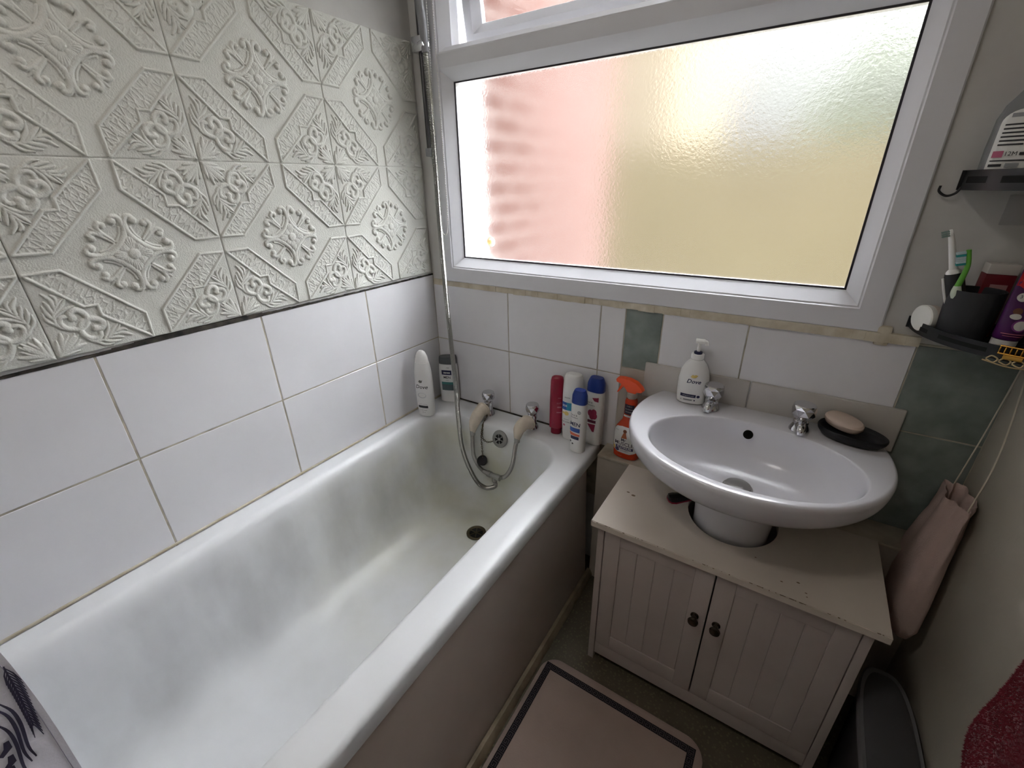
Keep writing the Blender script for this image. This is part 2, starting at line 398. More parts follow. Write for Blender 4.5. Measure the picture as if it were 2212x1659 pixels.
# ------------------------------------------------------------------ window
win = bpy.data.objects.new('window_1', None); COL.objects.link(win); struct(win)
def rframe(bm, x0, x1, z0, z1, prof, mi=0):
    rs = [[bm.verts.new(p) for p in ((x0+i, y, z0+i), (x1-i, y, z0+i), (x1-i, y, z1-i), (x0+i, y, z1-i))] for i, y in prof]
    for a, b in zip(rs, rs[1:]):
        for i in range(4): j = (i+1) % 4; face(bm, (a[i], a[j], b[j], b[i]), mi)
bm = B()
rframe(bm, FX0, FX1, FZ0, FZ1, [(0, .06), (0, -.008), (.003, -.0105), (.048, -.0105), (.0505, -.006), (.0535, -.006), (.056, -.003), (.0785, .022), (.08, .024), (.08, .06), (0, .06)])
obj('window_frame', bm, UPVC, win, ang=20)
bm = B()                              # transom bar between the fixed light and the vent
prof = [(1.6165, .06), (1.6165, .024), (1.618, .021), (1.640, -.003), (1.648, -.008), (1.652, -.0085), (1.684, -.0085), (1.688, -.007), (1.702, .008), (1.702, .06)]
xl, xr = FX0+.0805, FX1-.0805
R = []
for z, y in prof:
    w = max(0, .024-y)*.9 if y < .024 else 0
    R.append((z, y, w))
loft(bm, [[(xl-w, y, z) for z, y, w in R], [(xr+w, y, z) for z, y, w in R]])
obj('transom', bm, UPVC, win, ang=20)
bm = B(); rframe(bm, xl, xr, 1.0949, 1.6165, [(-.001, .0235), (.0035, .0235), (.0035, .027), (-.001, .027)]); obj('gasket', bm, mat('dark gasket', '#2a2730', .6), win)
bm = B(); box(bm, xl-.004, xr+.004, .0275, .0325, 1.091, 1.620); obj('glass_pane', bm, GLASS, win)
# opened vent above
vs = bpy.data.objects.new('vent_sash', None); COL.objects.link(vs); vs.parent = win; vs.location = (0, .03, 2.03); vs.rotation_euler = (math.radians(9), 0, 0)
vx0, vx1, vz0, vz1 = xl+.012, xr-.012, 1.705-2.03, 0
bm = B(); rframe(bm, vx0, vx1, vz0, vz1, [(0, .04), (0, .003), (.004, 0), (.03, 0), (.034, .004), (.052, .02), (.053, .022), (.053, .04), (0, .04)]); obj('sash_frame', bm, UPVC, vs, ang=20)
bm = B(); box(bm, vx0+.049, vx1-.049, .025, .030, vz0+.049, vz1-.049); obj('glass_pane', bm, GLASS, vs)
bm = B(); box(bm, .690, .722, -.012, .004, vz0-.005, vz0+.016, .003); tube(bm, [(.706, -.008, vz0+.01), (.708, -.013, vz0+.03), (.715, -.012, vz0+.10)], .006); obj('window_stay', bm, UPVC, vs)
# suction cup stuck on the glass
t = thing('suction_cup', 'clear round suction cup stuck low on left of frosted glass', 'suction cup', (.2515, .0268, 1.154), rot=(PI/2, 0, 0))
cl = mat('cloudy clear plastic', '#f4ead0', .4, trans=.97, ior=1.2)
bm = B(); lathe(bm, [(.0165, 0), (.016, .0015), (.008, .004), (.006, .006)]); obj('cup', bm, cl, t)
bm = B(); lathe(bm, [(.0062, .0055), (.0078, .0065), (.0078, .0105), (.006, .012)]); obj('knob', bm, mat('yellowed plastic', '#f2e0a8', .4, trans=.8, ior=1.15), t)

# beaded blind chain
def chain_loop():
    L_ = [(.118, -.03, 2.06), (.118, -.03, 1.70), (.116, -.028, 1.35), (.114, -.028, 1.215), (.104, -.028, 1.178), (.088, -.028, 1.183), (.078, -.028, 1.225), (.082, -.028, 1.35), (.094, -.03, 1.70), (.098, -.03, 2.06)]
    return catmull(L_, 14)
bm = B(); P = chain_loop(); s = 0; last = None
for a, b in zip(P, P[1:]):
    n = max(1, int((b-a).length/.0055))
    for i in range(n):
        t_ = bmesh.new(); bmesh.ops.create_icosphere(t_, subdivisions=1, radius=.0019); merge(bm, t_, 0, Matrix.Translation(a.lerp(b, i/n)))
tube(bm, [tuple(p) for p in P], .0006, N=5, k=1)
tag(obj('blind_chain', bm, mat('white bead', '#d6d6d4', .4)), 'white beaded blind chain looping beside the window frame', 'chain')

# ------------------------------------------------------------------ outside
bm = B(); box(bm, -.30, .052, .262, 1.56, -.5, 3.2); struct(obj('wall_outside', bm, brick_mat()))
bm = B(); box(bm, .0505, .0549, .045, .2605, 1.0133, 2.08); struct(obj('trim_7', bm, mat('white render reveal', '#eeeeee', .8)))
bm = B(); box(bm, -9, 12, .30, 16, -.75, -.6); struct(obj('ground_outside', bm, mat('pale lawn', '#504a38', .95, spec=0, var=.2, vscale=2, var_col='#464932')))
t = thing('garden_fence', 'pale wooden garden fence seen blurred through the frosted glass', 'fence', (0, 4.5, -.6))
fm = mat('fence wood', '#514a3a', .9, spec=0, var=.15, vscale=3)
bm = B()
for i in range(90): box(bm, -4+.14*i, -4+.14*i+.135, -.01, .01, .05, 2.3)
obj('fence_boards', bm, fm, t)
for i in range(6):
    bm = B(); box(bm, -4+2.4*i, -3.91+2.4*i, .02, .11, 0, 2.35); obj('post', bm, fm, t)
t = thing('house', 'pale rendered house seen blurred through left of frosted glass', 'house', (-3.0, 7.5, -.6))
bm = B(); box(bm, -2.2, 2.15, -1.5, 2.5, 0, 5.2); obj('wall', bm, mat('house render', '#5f574a', .9, spec=0), t)
bm = B(); loft(bm, [[(-2.4, -1.7, 5.2), (2.35, -1.7, 5.2), (2.35, 2.7, 5.2), (-2.4, 2.7, 5.2)], [(-2.4, .5, 7), (2.35, .5, 7), (2.35, .51, 7), (-2.4, .51, 7)]]); obj('roof', bm, mat('roof tile', '#4a4441', .9, spec=0), t)
bm = B()
for i in range(2600):
    c = Vector((random.gauss(2.6, .9), random.gauss(6.2, .35), random.uniform(-.6, 2.7+.3*random.random())))
    u = Vector((random.gauss(0, 1), random.gauss(0, 1), random.gauss(0, 1))).normalized(); w = u.orthogonal().normalized(); k = .12
    face(bm, [bm.verts.new(c+k*q) for q in (u, w*.5, -u, -w*.5)])
for i in range(9): tube(bm, [(1.2+.4*i, 6.2, -.6), (1.2+.4*i, 6.2, 2.2)], .03, k=1, N=6)
tag(obj('hedge', bm, mat('hedge leaf', '#3f4530', .9, spec=0)), 'green hedge blurred behind the frosted glass at right', 'hedge')

# ------------------------------------------------------------------ bath
def rrect(x0, x1, y0, y1, z, r, nc=10, ns=8):
    pts = []
    for cx, cy, a0 in ((x1-r, y1-r, 0), (x0+r, y1-r, 90), (x0+r, y0+r, 180), (x1-r, y0+r, 270)):
        for i in range(nc+1):
            a = math.radians(a0+90*i/nc); pts.append((cx+r*math.cos(a), cy+r*math.sin(a), z))
        nx = pts[-1]
        a1 = math.radians(a0+90)
        c2 = {0: (x0+r, y1), 90: (x0, y0+r), 180: (x1-r, y0), 270: (x1, y1-r)}[a0]
        for i in range(1, ns): t = i/ns; pts.append((nx[0]+(c2[0]-nx[0])*t, nx[1]+(c2[1]-nx[1])*t, z))
    return pts
tub = thing('bathtub', 'white enamel bathtub with scum marks along the tiled left wall', 'bathtub', (0, 0, 0))
bm = B(); lip = (.050, .632, -1.60, -.112); flo = (.215, .50, -1.25, -.172)
rings = [rrect(.004, .704, -1.70, -.004, .486, .025), rrect(.004, .706, -1.70, -.004, .50, .025), rrect(.004, .706, -1.70, -.004, .524, .025), rrect(.005, .703, -1.698, -.005, .532, .024), rrect(.008, .695, -1.692, -.008, .5365, .024),
         rrect(.026, .668, -1.64, -.06, .5375, .07)]
depth = [(0, .0), (.05, .003), (.10, .010), (.145, .022), (.185, .05), (.225, .10), (.275, .17), (.325, .235), (.385, .285), (.47, .325), (.58, .35), (.72, .365), (.86, .373), (1, .376)]
for f, d in depth:
    q = [a+(b-a)*f for a, b in zip(lip, flo)]; rings.append(rrect(*q, .5365-d, .115+.03*f-.0*f))
q = flo; rings.append(rrect(q[0]+.05, q[1]-.05, q[2]+.2, q[3]-.05, .159, .08)); 
loft(bm, rings, False, True)
obj('tub', bm, ENAMEL, tub, ang=50)
wz = .1615
bm = B(); lathe(bm, [(.036, 0), (.036, .002), (.031, .0035), (.026, .001), (.024, .0005)], c1=False, c0=False, M=Matrix.Translation((.348, -.268, wz)))
lathe(bm, [(.0245, 0), (.0001, 0)], mi=1, c0=False, M=Matrix.Translation((.348, -.268, wz+.0008)))
for a in range(3):
    M = Matrix.Translation((.348, -.268, wz+.0015)) @ Matrix.Rotation(a*PI/3, 4, 'Z'); t_ = bmesh.new(); box(t_, -.024, .024, -.0018, .0018, 0, .0012); merge(bm, t_, 0, M)
obj('waste', bm, [mat('tarnished brass', '#57503f', .4, 1), DARKHOLE], tub)
M = Matrix.Translation((.369, -.1255, .497)) @ Matrix.Rotation(math.radians(72), 4, 'X')
bm = B(); lathe(bm, [(.031, -.004), (.032, .002), (.030, .005), (.02, .008), (.0185, .0075)], M=M)
for a in range(6):
    M2 = M @ Matrix.Rotation(a*PI/3+.3, 4, 'Z')
    prism(bm, [(.006, -.0022), (.0165, -.0055), (.0165, .0055), (.006, .0022)], .0065, .0086, 1, M2)
obj('overflow', bm, [mat('worn steel', (.26, .255, .24), .35, 1), DARKHOLE], tub)

bm = B(); loft(bm, [[(.672, y, .488), (.694, y, .488), (.7155, y, .0), (.693, y, .0)] for y in (-1.70, -.10)])
for i in range(7):
    y = -.62-.09*i*random.random()
obj('side_panel', bm, PANELM, tub)['label'] = 'plain beige side panel below the rim'
bm = B(); ys = np.linspace(-1.7, -.086, 50); R = []
for y in ys:
    w = .002*random.random(); h = .03+.003*random.random()
    R.append([(.7165, y, 0), (.7365-w, y, 0), (.7355-w, y, h*.4), (.727, y, h), (.7165, y, h)])
loft(bm, R); struct(obj('trim_8', bm, SKIRT))
bm = B(); loft(bm, [[(.6952, y, .480), (.6972, y, .480), (.6992, y, .4865), (.6952, y, .4865)] for y in (-1.68, -.64)]); struct(obj('trim_9', bm, GAPMOULD))  # black strip filling the gap under the bath rim

# taps
def knob_bm(bm, z, s=1., mi=0):
    t = bmesh.new()
    def rg(zz, r, ph): return [(s*r*math.cos(2*PI*i/8+ph), s*r*math.sin(2*PI*i/8+ph), zz*s) for i in range(8)]
    R = [rg(0, .013, 0), rg(.005, .0165, 0), rg(.016, .0245, PI/8), rg(.030, .0242, 0), rg(.0375, .0225, PI/8)]
    V = [[t.verts.new(p) for p in r] for r in R]
    for k, (a, b) in enumerate(zip(V, V[1:])):
        for i in range(8):
            j = (i+1) % 8
            if k == 1: t.faces.new((a[i], a[j], b[i])); t.faces.new((a[j], b[j], b[i]))
            elif k in (2, 3):
                if k == 2: t.faces.new((a[i], b[j], b[i])); t.faces.new((a[i], a[j], b[j]))
                else: t.faces.new((a[i], a[j], b[i])); t.faces.new((a[j], b[j], b[i]))
            else: t.faces.new((a[i], a[j], b[j], b[i]))
    t.faces.new(V[0][::-1])
    top = [t.verts.new(p) for p in ring(.0395*s, .0205*s, N=24)]
    prev = [t.verts.new(p) for p in ring(.0378*s, .0222*s, N=24)]
    for i in range(24): t.faces.new((prev[i], prev[(i+1) % 24], top[(i+1) % 24], top[i]))
    t.faces.new(top)
    merge(bm, t, mi, Matrix.Translation((0, 0, z)))
def tap(loc, label, group, tall, rz=0, reach=.05, s=1.):
    t = thing('pillar_tap', label, 'tap', loc, rz, group)
    bm = B(); lathe(bm, [(.0215, 0), (.0225, .002), (.0215, .006), (.0175, .014), (.0155, .018), (.0150, tall*.75), (.017, tall*.8), (.0165, tall), (.012, tall+.004)])
    obj('body', bm, CHROME, t)
    bm = B(); zs = tall*.62; tube(bm, [(0, -.005, zs), (0, -reach*.55, zs+.002), (0, -reach*.9, zs-.003), (0, -reach, zs-.013)], lambda q: .0125-.0025*q, N=18); obj('spout', bm, CHROME, t)
    bm = B(); knob_bm(bm, tall+.002, s); obj('handle', bm, CHROME, t, flat=True)
    return t
tap((.270, -.052, .537), 'chrome bath tap nearer the left wall, faceted handle', 'bath taps', .052, 0, .05)
tap((.462, -.055, .537), 'chrome bath tap nearer the shampoo bottles, faceted handle', 'bath taps', .052, 0, .05)
tap((1.022, -.062, .7680), 'chrome basin tap beside the white soap dispenser', 'basin taps', .026, math.radians(-8), .032, 1.06)
tap((1.226, -.072, .7680), 'chrome basin tap beside the black soap dish', 'basin taps', .026, math.radians(4), .032, 1.06)

# push-on shower hose set
t = thing('shower_hose', 'grey metal shower hose with beige rubber tap connectors hanging into bath', 'shower hose', (.33, -.14, .30))
def rel(P, o): return [tuple(Vector(p)-Vector(o)) for p in P]
O_ = (.33, -.14, .30)
def connector(x, dz=0, name='tap_connector'):
    bm = B(); P = rel([(x, -.088, .574), (x-.001, -.106, .571+dz*.3), (x-.002, -.124, .559+dz*.6), (x-.003, -.139, .543+dz*.9), (x-.002, -.150, .523+dz), (x-.002, -.155, .508+dz)], O_)
    rr = [.0240, .0225, .0225, .020, .014, .0095]
    tube(bm, P, lambda q: float(np.interp(q, np.linspace(0, 1, 6), rr)), N=24); 
    tube(bm, rel([(x, -.083, .5725), (x, -.0885, .5716)], O_), .0285, N=24, k=1)
    obj(name, bm, RUBBER, t)
connector(.270); connector(.462, .030)
def ribbed(bm, P, r, pitch=.0026, amp=.07, N=10):
    pts = catmull(P, 60); L = sum((b-a).length for a, b in zip(pts, pts[1:])); n = int(L/pitch*4); 
    cum = np.concatenate([[0], np.cumsum([(b-a).length for a, b in zip(pts, pts[1:])])]); A = np.array([tuple(p) for p in pts])
    s = np.linspace(0, L, n); Q = np.stack([np.interp(s, cum, A[:, i]) for i in range(3)], 1)
    tube(bm, [tuple(p) for p in Q], lambda q: r*(1+amp*math.cos(q*L/pitch*2*PI)), N=N, k=1)
for P in ([(.268, -.155, .513), (.266, -.157, .446), (.270, -.158, .406), (.285, -.158, .375), (.308, -.158, .357), (.333, -.158, .352)],
          [(.460, -.155, .543), (.453, -.158, .498), (.443, -.159, .437), (.426, -.159, .394), (.406, -.159, .366), (.384, -.159, .353)]):
    bm = B(); ribbed(bm, rel(P, O_), .0072); obj('branch_hose', bm, CHROME2, t)
    bm = B(); a = Vector(P[0]); tube(bm, rel([a+Vector((0, 0, .004)), a+Vector((0, 0, -.014))], O_), .0098, N=16, k=1)
    obj('ferrule', bm, CHROME2, t); bm = B(); b = Vector(P[-1]); c = Vector(P[-2]); d = (b-c).normalized(); tube(bm, rel([b-d*.022, b+d*.002], O_), .0082, N=16, k=1); obj('ferrule', bm, CHROME2, t)
bm = B(); tube(bm, rel([(.331, -.158, .3525), (.345, -.158, .3525)], O_), .0115, N=16, k=1); tube(bm, rel([(.342, -.158, .3525), (.375, -.159, .3525)], O_), .0095, N=16, k=1)
tube(bm, rel([(.372, -.159, .3525), (.387, -.159, .3525)], O_), .0115, N=16, k=1); tube(bm, rel([(.359, -.158, .352), (.363, -.161, .331)], O_), .0095, N=16, k=1); obj('tee_joint', bm, CHROME2, t)
HP = [(.363, -.161, .334), (.369, -.166, .318), (.352, -.169, .303), (.320, -.169, .292), (.282, -.169, .308), (.244, -.168, .371), (.221, -.166, .446), (.206, -.156, .56), (.190, -.138, .67), (.163, -.114, .80), (.132, -.085, .95), (.108, -.062, 1.10), (.097, -.050, 1.25), (.092, -.043, 1.40), (.088, -.040, 1.55), (.084, -.038, 1.69)]
bm = B(); ribbed(bm, rel(HP, O_), .0082, pitch=.003, N=9); obj('main_hose', bm, CHROME2, t)
# shower rail with slider and handset
t = thing('shower_rail', 'dark chrome shower riser rail in the corner beside the window', 'shower rail', (.052, -.02, 1.25))
bm = B(); tube(bm, [(0, 0, .18), (0, 0, .98)], .0075, N=14, k=1); obj('rail', bm, mat('dark chrome', (.12, .12, .13), .3, 1), t)
bm = B(); box(bm, -.010, .010, -.010, .021, .165, .19, .004); obj('wall_bracket', bm, mat('grey plastic', '#85868a', .4), t)
bm = B(); box(bm, -.016, .016, -.018, .021, .96, 1.0, .004); obj('wall_bracket', bm, UPVC, t)
bm = B(); box(bm, -.016, .022, -.024, .014, .440, .480, .005); tube(bm, [(.014, -.018, .452), (.038, -.020, .458)], .013, N=16, k=1); obj('slider', bm, CHROME, t)
t = thing('shower_handset', 'grey shower handset resting in the slider above the hose', 'shower handset', (.086, -.040, 1.695))
bm = B(); tube(bm, [(0, 0, -.01), (-.001, -.002, .06), (-.003, -.012, .14), (-.004, -.028, .20)], lambda q: .010+.006*q, N=18); obj('handle', bm, mat('grey plastic', '#85868a', .4), t)
bm = B(); lathe(bm, [(.012, 0), (.03, .012), (.042, .02), (.042, .03), (.035, .032)], M=Matrix.Translation((-.004, -.028, .205)) @ Matrix.Rotation(math.radians(115), 4, 'X')); obj('head', bm, MATS['grey plastic'], t)

# plug and chain
t = thing('bath_plug', 'black rubber bath plug dangling on a tarnished chain', 'plug', (.299, -.144, .388))
bm = B(); lathe(bm, [(.015, -.009), (.017, -.003), (.0195, .004), (.020, .009), (.017, .011)], M=Matrix.Rotation(math.radians(35), 4, 'X')); obj('plug', bm, mat('black rubber', '#17151a', .6), t)
def links(bm, P, o):
    pts = catmull(P, 20); cum = 0; nxt = 0; k = 0
    for a, b in zip(pts, pts[1:]):
        cum += (b-a).length
        if cum >= nxt:
            nxt += .0072; k += 1; d = (b-a).normalized(); u = d.orthogonal().normalized(); u = Matrix.Rotation(k*PI/2, 3, d) @ u; c = a-Vector(o)
            Q = [c+d*.0052*math.cos(q)+u*.0026*math.sin(q) for q in np.linspace(0, 2*PI, 11)]; tube(bm, [tuple(v) for v in Q], .0009, N=5, k=1)
bm = B(); o = (.299, -.144, .388)
links(bm, [(.290, -.095, .552), (.289, -.118, .53), (.290, -.133, .49), (.296, -.140, .44), (.300, -.143, .399)], o)
links(bm, [(.289, -.118, .53), (.294, -.132, .485), (.318, -.137, .474), (.345, -.134, .484)], o)
tube(bm, rel([(.270, -.053, .560), (.281, -.072, .558), (.290, -.095, .552)], o), .0012, N=6)
obj('chain', bm, mat('tarnished chain', '#5f5646', .4, 1), t)

# ------------------------------------------------------------------ bottles on the bath
def body_thing(name, label, cat, loc, rz, prof, m, n=2.4, group=None, part='body'):
    t = thing(name, label, cat, loc, math.radians(rz), group); bm = B(); bottle(bm, prof, n); obj(part, bm, m, t); return t
ZB = .5375
SHAMP = mat('pearl white plastic', '#d9d9d8', .3)
# tall rounded shower cream
pr = [(0, .028, .019), (.003, .031, .0215), (.06, .0335, .0235), (.13, .034, .024), (.175, .032, .0225), (.205, .027, .0195), (.212, .0255, .0185)]
t = body_thing('shower_cream_bottle', 'tall rounded white shower cream bottle at the bath corner', 'bottle', (.066, -.172, ZB), 16, pr, SHAMP)
bm = B(); bottle(bm, [(.2125, .0252, .0182), (.235, .0215, .0165), (.25, .0150, .0125), (.2565, .007, .006)], 2.2); obj('cap', bm, WHITEP, t)
bm = B(); rows = []
for z in np.linspace(.231, .2535, 9):
    rx = float(np.interp(z, [.2125, .235, .25, .2565], [.0252, .0215, .0150, .007]))+.0005; ry = float(np.interp(z, [.2125, .235, .25, .2565], [.0182, .0165, .0125, .006]))+.0005
    q0 = math.radians(float(np.interp(z, [.231, .2535], [178, 140]))); rows.append([(rx*math.copysign(abs(math.cos(a))**(2/2.2), math.cos(a)), ry*math.copysign(abs(math.sin(a))**(2/2.2), math.sin(a)), z) for a in np.linspace(q0, q0+math.radians(46), 10)])
loft(bm, rows, closed=False); obj('cap_stripe', bm, NAVY, t)
L_ = Label(bodyS(pr)); L_.poly([(-.010, .143), (-.004, .150), (.003, .147), (.007, .151), (.004, .140), (-.004, .138)], 1); L_.text('Dove', 0, .122, .021, 0, shear=.25, bold=.0002)
L_.disc(-.001, .088, .017, 2, .011); L_.disc(0, .089, .014, 3, .0085); L_.rect(-.020, .018, .036, .046, 0); L_.text('deeply nourishing', 0, .052, .0045, 1); L_.text('body wash', 0, .027, .006, 1); L_.text('225 ml', 0, .018, .005, 1)
L_.done('label', [INK, mat('pewter print', '#6d6a66', .5), mat('pale swirl print', '#b9bbbd', .5), PAPER], t)
# men's shower gel
pr = [(0, .034, .018), (.003, .0375, .0205), (.09, .0385, .021), (.145, .0365, .02), (.16, .035, .019)]
t = body_thing('shower_gel_bottle', 'white shower gel bottle with grey slanted cap behind the hose', 'bottle', (.066, -.033, ZB), 22, pr, SHAMP, 2.8)
bm = B(); N_ = 40; r0 = ring(.1602, .035, .019, n=2.8, N=N_); loft(bm, [[(x, y, .1615+max(0, -x)*0) for x, y, z in r0], [(x*.99, y, .181+x*.12) for x, y, z in r0], [(x*.96, y*.95, .19+x*.06) for x, y, z in r0]]); obj('cap', bm, mat('smoke grey plastic', '#6f757a', .2, trans=.3), t)
L_ = Label(bodyS(pr, 2.8)); L_.text('men', .004, .148, .007, 0); L_.rect(-.022, .018, .118, .137, 1); L_.text('sanex', -.001, .1275, .012, 2, bold=.0003); L_.text('MEN', -.001, .107, .014, 0, bold=.0002); L_.text('active', -.001, .096, .005, 0); L_.rect(-.024, .022, .052, .088, 3); L_.rect(-.024, .022, .078, .088, 4)
L_.done('label', [INK, NAVY, PAPER, mat('slate print', '#4c5c60', .5), mat('teal print', '#3f7b78', .5)], t)
# crimson bottle standing on its cap
pr = [(.024, .0195, .0165), (.026, .0235, .0195), (.12, .0235, .019), (.20, .0215, .016), (.209, .019, .013), (.2125, .014, .009)]
t = body_thing('conditioner_bottle', 'crimson conditioner bottle standing upside down on its cap', 'bottle', (.549, -.04, ZB), 20, pr, RED, 3)
bm = B(); bottle(bm, [(0, .017, .0145), (.002, .0185, .016), (.0238, .0185, .016)], 2.6); obj('cap', bm, mat('dark crimson plastic', '#7a0d2a', .25), t)
L_ = Label(bodyS(pr, 3)); pk = mat('pink print', '#b06a78', .5); L_.rect(.004, .018, .105, .110, 0); L_.rect(.002, .019, .086, .090, 0); L_.rect(.006, .016, .14, .142, 0); L_.text('soft', .010, .123, .011, 0); L_.done('label', [pk], t)
# large white shampoo
pr = [(.0, .027, .019), (.002, .030, .021), (.020, .031, .0215), (.022, .032, .022), (.07, .0335, .023), (.165, .0335, .023), (.20, .032, .022), (.225, .0295, .020), (.233, .026, .0175), (.2365, .020, .013)]
t = body_thing('shampoo_bottle', 'large white shampoo bottle with turquoise band between crimson and blue capped', 'bottle', (.609, -.043, ZB), 8, pr, SHAMP, 2.6)
L_ = Label(bodyS(pr, 2.6)); L_.text('aussie', -.012, .158, .008, 0); L_.rect(-.031, .003, .112, .140, 1); L_.rect(-.031, -.014, .112, .140, 3); L_.text('SOS', -.020, .127, .0095, 2, bold=.0003); L_.disc(-.013, .1, .008, 4, .0075); L_.disc(-.024, .101, .004, 4); L_.text('COCONUT', -.013, .068, .0085, 0); L_.text('shampoo', -.013, .078, .005, 0); L_.disc(-.02, .056, .004, 5)
L_.done('label', [INK, mat('turquoise print', '#1c86ad', .5), PAPER, mat('royal blue print', '#1d4fa0', .5), GOLDINK, pk], t)
# small men's shampoo with blue cap
pr = [(0, .021, .016), (.003, .0245, .0185), (.08, .0255, .019), (.165, .0245, .018), (.172, .0235, .017)]
def headcap(bm, z, rx, ry, h, n=2.6): bottle(bm, [(z, rx, ry), (z+.002, rx*1.02, ry*1.02), (z+h*.6, rx*.97, ry*.97), (z+h*.85, rx*.82, ry*.84), (z+h, rx*.7, ry*.72)], n)
t = body_thing('shampoo_bottle', 'small slim white shampoo bottle with blue cap, frontmost on rim', 'bottle', (.661, -.106, ZB), -4, pr, SHAMP, 2.6)
bm = B(); headcap(bm, .1725, .0243, .0178, .044); obj('cap', bm, BLUE, t)
L_ = Label(bodyS(pr, 2.6)); L_.disc(.009, .147, .006, 2); L_.text('H&S', .009, .147, .005, 3); L_.text('head &', -.008, .135, .0085, 0); L_.text('shoulders', -.007, .127, .007, 0); L_.text('MEN', -.004, .103, .018, 1, bold=.0003, shear=.1); L_.rect(-.022, .014, .076, .091, 4); L_.poly([(-.022, .074), (.014, .070), (.014, .063), (-.018, .063)], 5); L_.rect(-.016, .012, .050, .061, 1); L_.disc(-.016, .04, .003, 0); L_.disc(-.008, .033, .003, 0)
L_.done('label', [INK, NAVY, GREYINK, PAPER, mat('mid blue print', '#2e55a8', .5), mat('coral print', '#d1694c', .5)], t)
# large shampoo with blue cap
pr = [(0, .026, .018), (.003, .0295, .021), (.08, .030, .0215), (.17, .029, .0205), (.19, .0275, .019)]
t = body_thing('shampoo_bottle', 'large white shampoo bottle with blue cap and crimson flower print', 'bottle', (.684, -.034, ZB), -2, pr, SHAMP, 2.6)
bm = B(); headcap(bm, .1905, .0285, .0198, .046, 2.8); obj('cap', bm, BLUE, t)
L_ = Label(bodyS(pr, 2.6)); L_.poly([(-.003, .172), (.018, .176), (.018, .160), (.005, .162)], 1); L_.text('head &', -.012, .155, .008, 0); L_.text('shoulders', -.006, .146, .007, 0)
for a, b in ((-.006, .118), (.006, .122), (.0, .108), (.008, .110)): L_.disc(a, b, .009, 1, .012)
L_.rect(-.014, .014, .084, .094, 2); L_.poly([(-.014, .078), (.013, .080), (.010, .052), (.004, .052)], 1); L_.done('label', [INK, mat('raspberry print', '#8b1a40', .5), mat('dark berry print', '#571130', .5)], t)

# trigger spray cleaner on the ledge
pr = [(0, .036, .022), (.003, .040, .025), (.05, .042, .027), (.085, .042, .026), (.105, .038, .0235), (.12, .028, .019), (.132, .021, .0165), (.150, .0185, .0155), (.195, .018, .0155), (.205, .0145, .0145)]
OR2 = mat('clear orange liquid plastic', '#cf4322', .2, trans=.25)
t = body_thing('spray_cleaner_bottle', 'orange trigger spray cleaner bottle on the ledge beside the basin', 'bottle', (.803, -.046, .5325), -6, pr, OR2, 2.6)
bm = B(); lathe(bm, [(.0145, .2055), (.0155, .207), (.0155, .222), (.013, .224)]); obj('collar', bm, mat('clear collar plastic', '#cdbdb2', .3, trans=.4), t)
bm = B()
for sg, z in ((0, 0),):
    out = [(-.048, .262), (-.052, .256), (-.050, .249), (-.040, .247), (-.030, .242), (-.018, .232), (-.013, .2242), (.013, .2242), (.017, .230), (.030, .232), (.034, .236), (.028, .246), (.012, .258), (-.012, .264), (-.032, .264)]
    loft(bm, [[(x*.97, y, zz) for x, zz in out] for y in (-.010,)] + [[(x, y, zz) for x, zz in out] for y in (-.008, .008)] + [[(x*.97, .010, zz) for x, zz in out]])
obj('spray_head', bm, ORANGE, t)
bm = B(); loft(bm, [[(x+dx, y, z) for x, z, dx in ((-.034, .245, 0), (-.026, .243, 0), (-.034, .228, 0), (-.044, .214, 0), (-.047, .2145, 0), (-.040, .232, 0))] for y in (-.006, .006)]); obj('trigger', bm, ORANGE, t)
L_ = Label(bodyS(pr, 2.6)); L_.poly([(-.038, .096), (-.030, .108), (-.012, .113), (.015, .113), (.034, .105), (.039, .094), (.040, .03), (.02, .022), (-.02, .022), (-.036, .03)], 0)
L_.poly([(-.036, .032), (-.038, .05), (-.026, .033), (-.02, .026)], 2); L_.text('Mr', -.002, .068, .014, 1, bold=.00015); L_.text('MUSCLE', .0, .055, .017, 1, bold=.00015); L_.rect(-.026, .030, .036, .046, 5); L_.text('PLATINUM', .002, .041, .0095, 0, bold=.0002); L_.text('KITCHEN', .002, .031, .006, 1)
L_.disc(-.02, .031, .007, 5, .006); L_.disc(0, .099, .006, 3); L_.poly([(-.010, .074), (-.004, .093), (.004, .094), (.009, .076)], 4); L_.text('lemon', -.026, .098, .004, 1); L_.rect(-.012, .015, .155, .188, 1); L_.text('5 IN 1', .002, .182, .006, 0); L_.text('PLATINUM', .002, .172, .0045, 0); L_.text('POWER', .002, .163, .0055, 0); L_.rect(-.012, .015, .146, .152, 0); L_.text('total', -.01, .012, .008, 4)
L_.done('label', [mat('silver white print', '#c9c8c6', .4), mat('dark plum print', '#322838', .5), mat('yellow print', '#c9a52c', .5), mat('skin tone print', '#7a4a34', .5), mat('tan print', '#a8603c', .5), mat('violet print', '#3b3358', .5)], t)

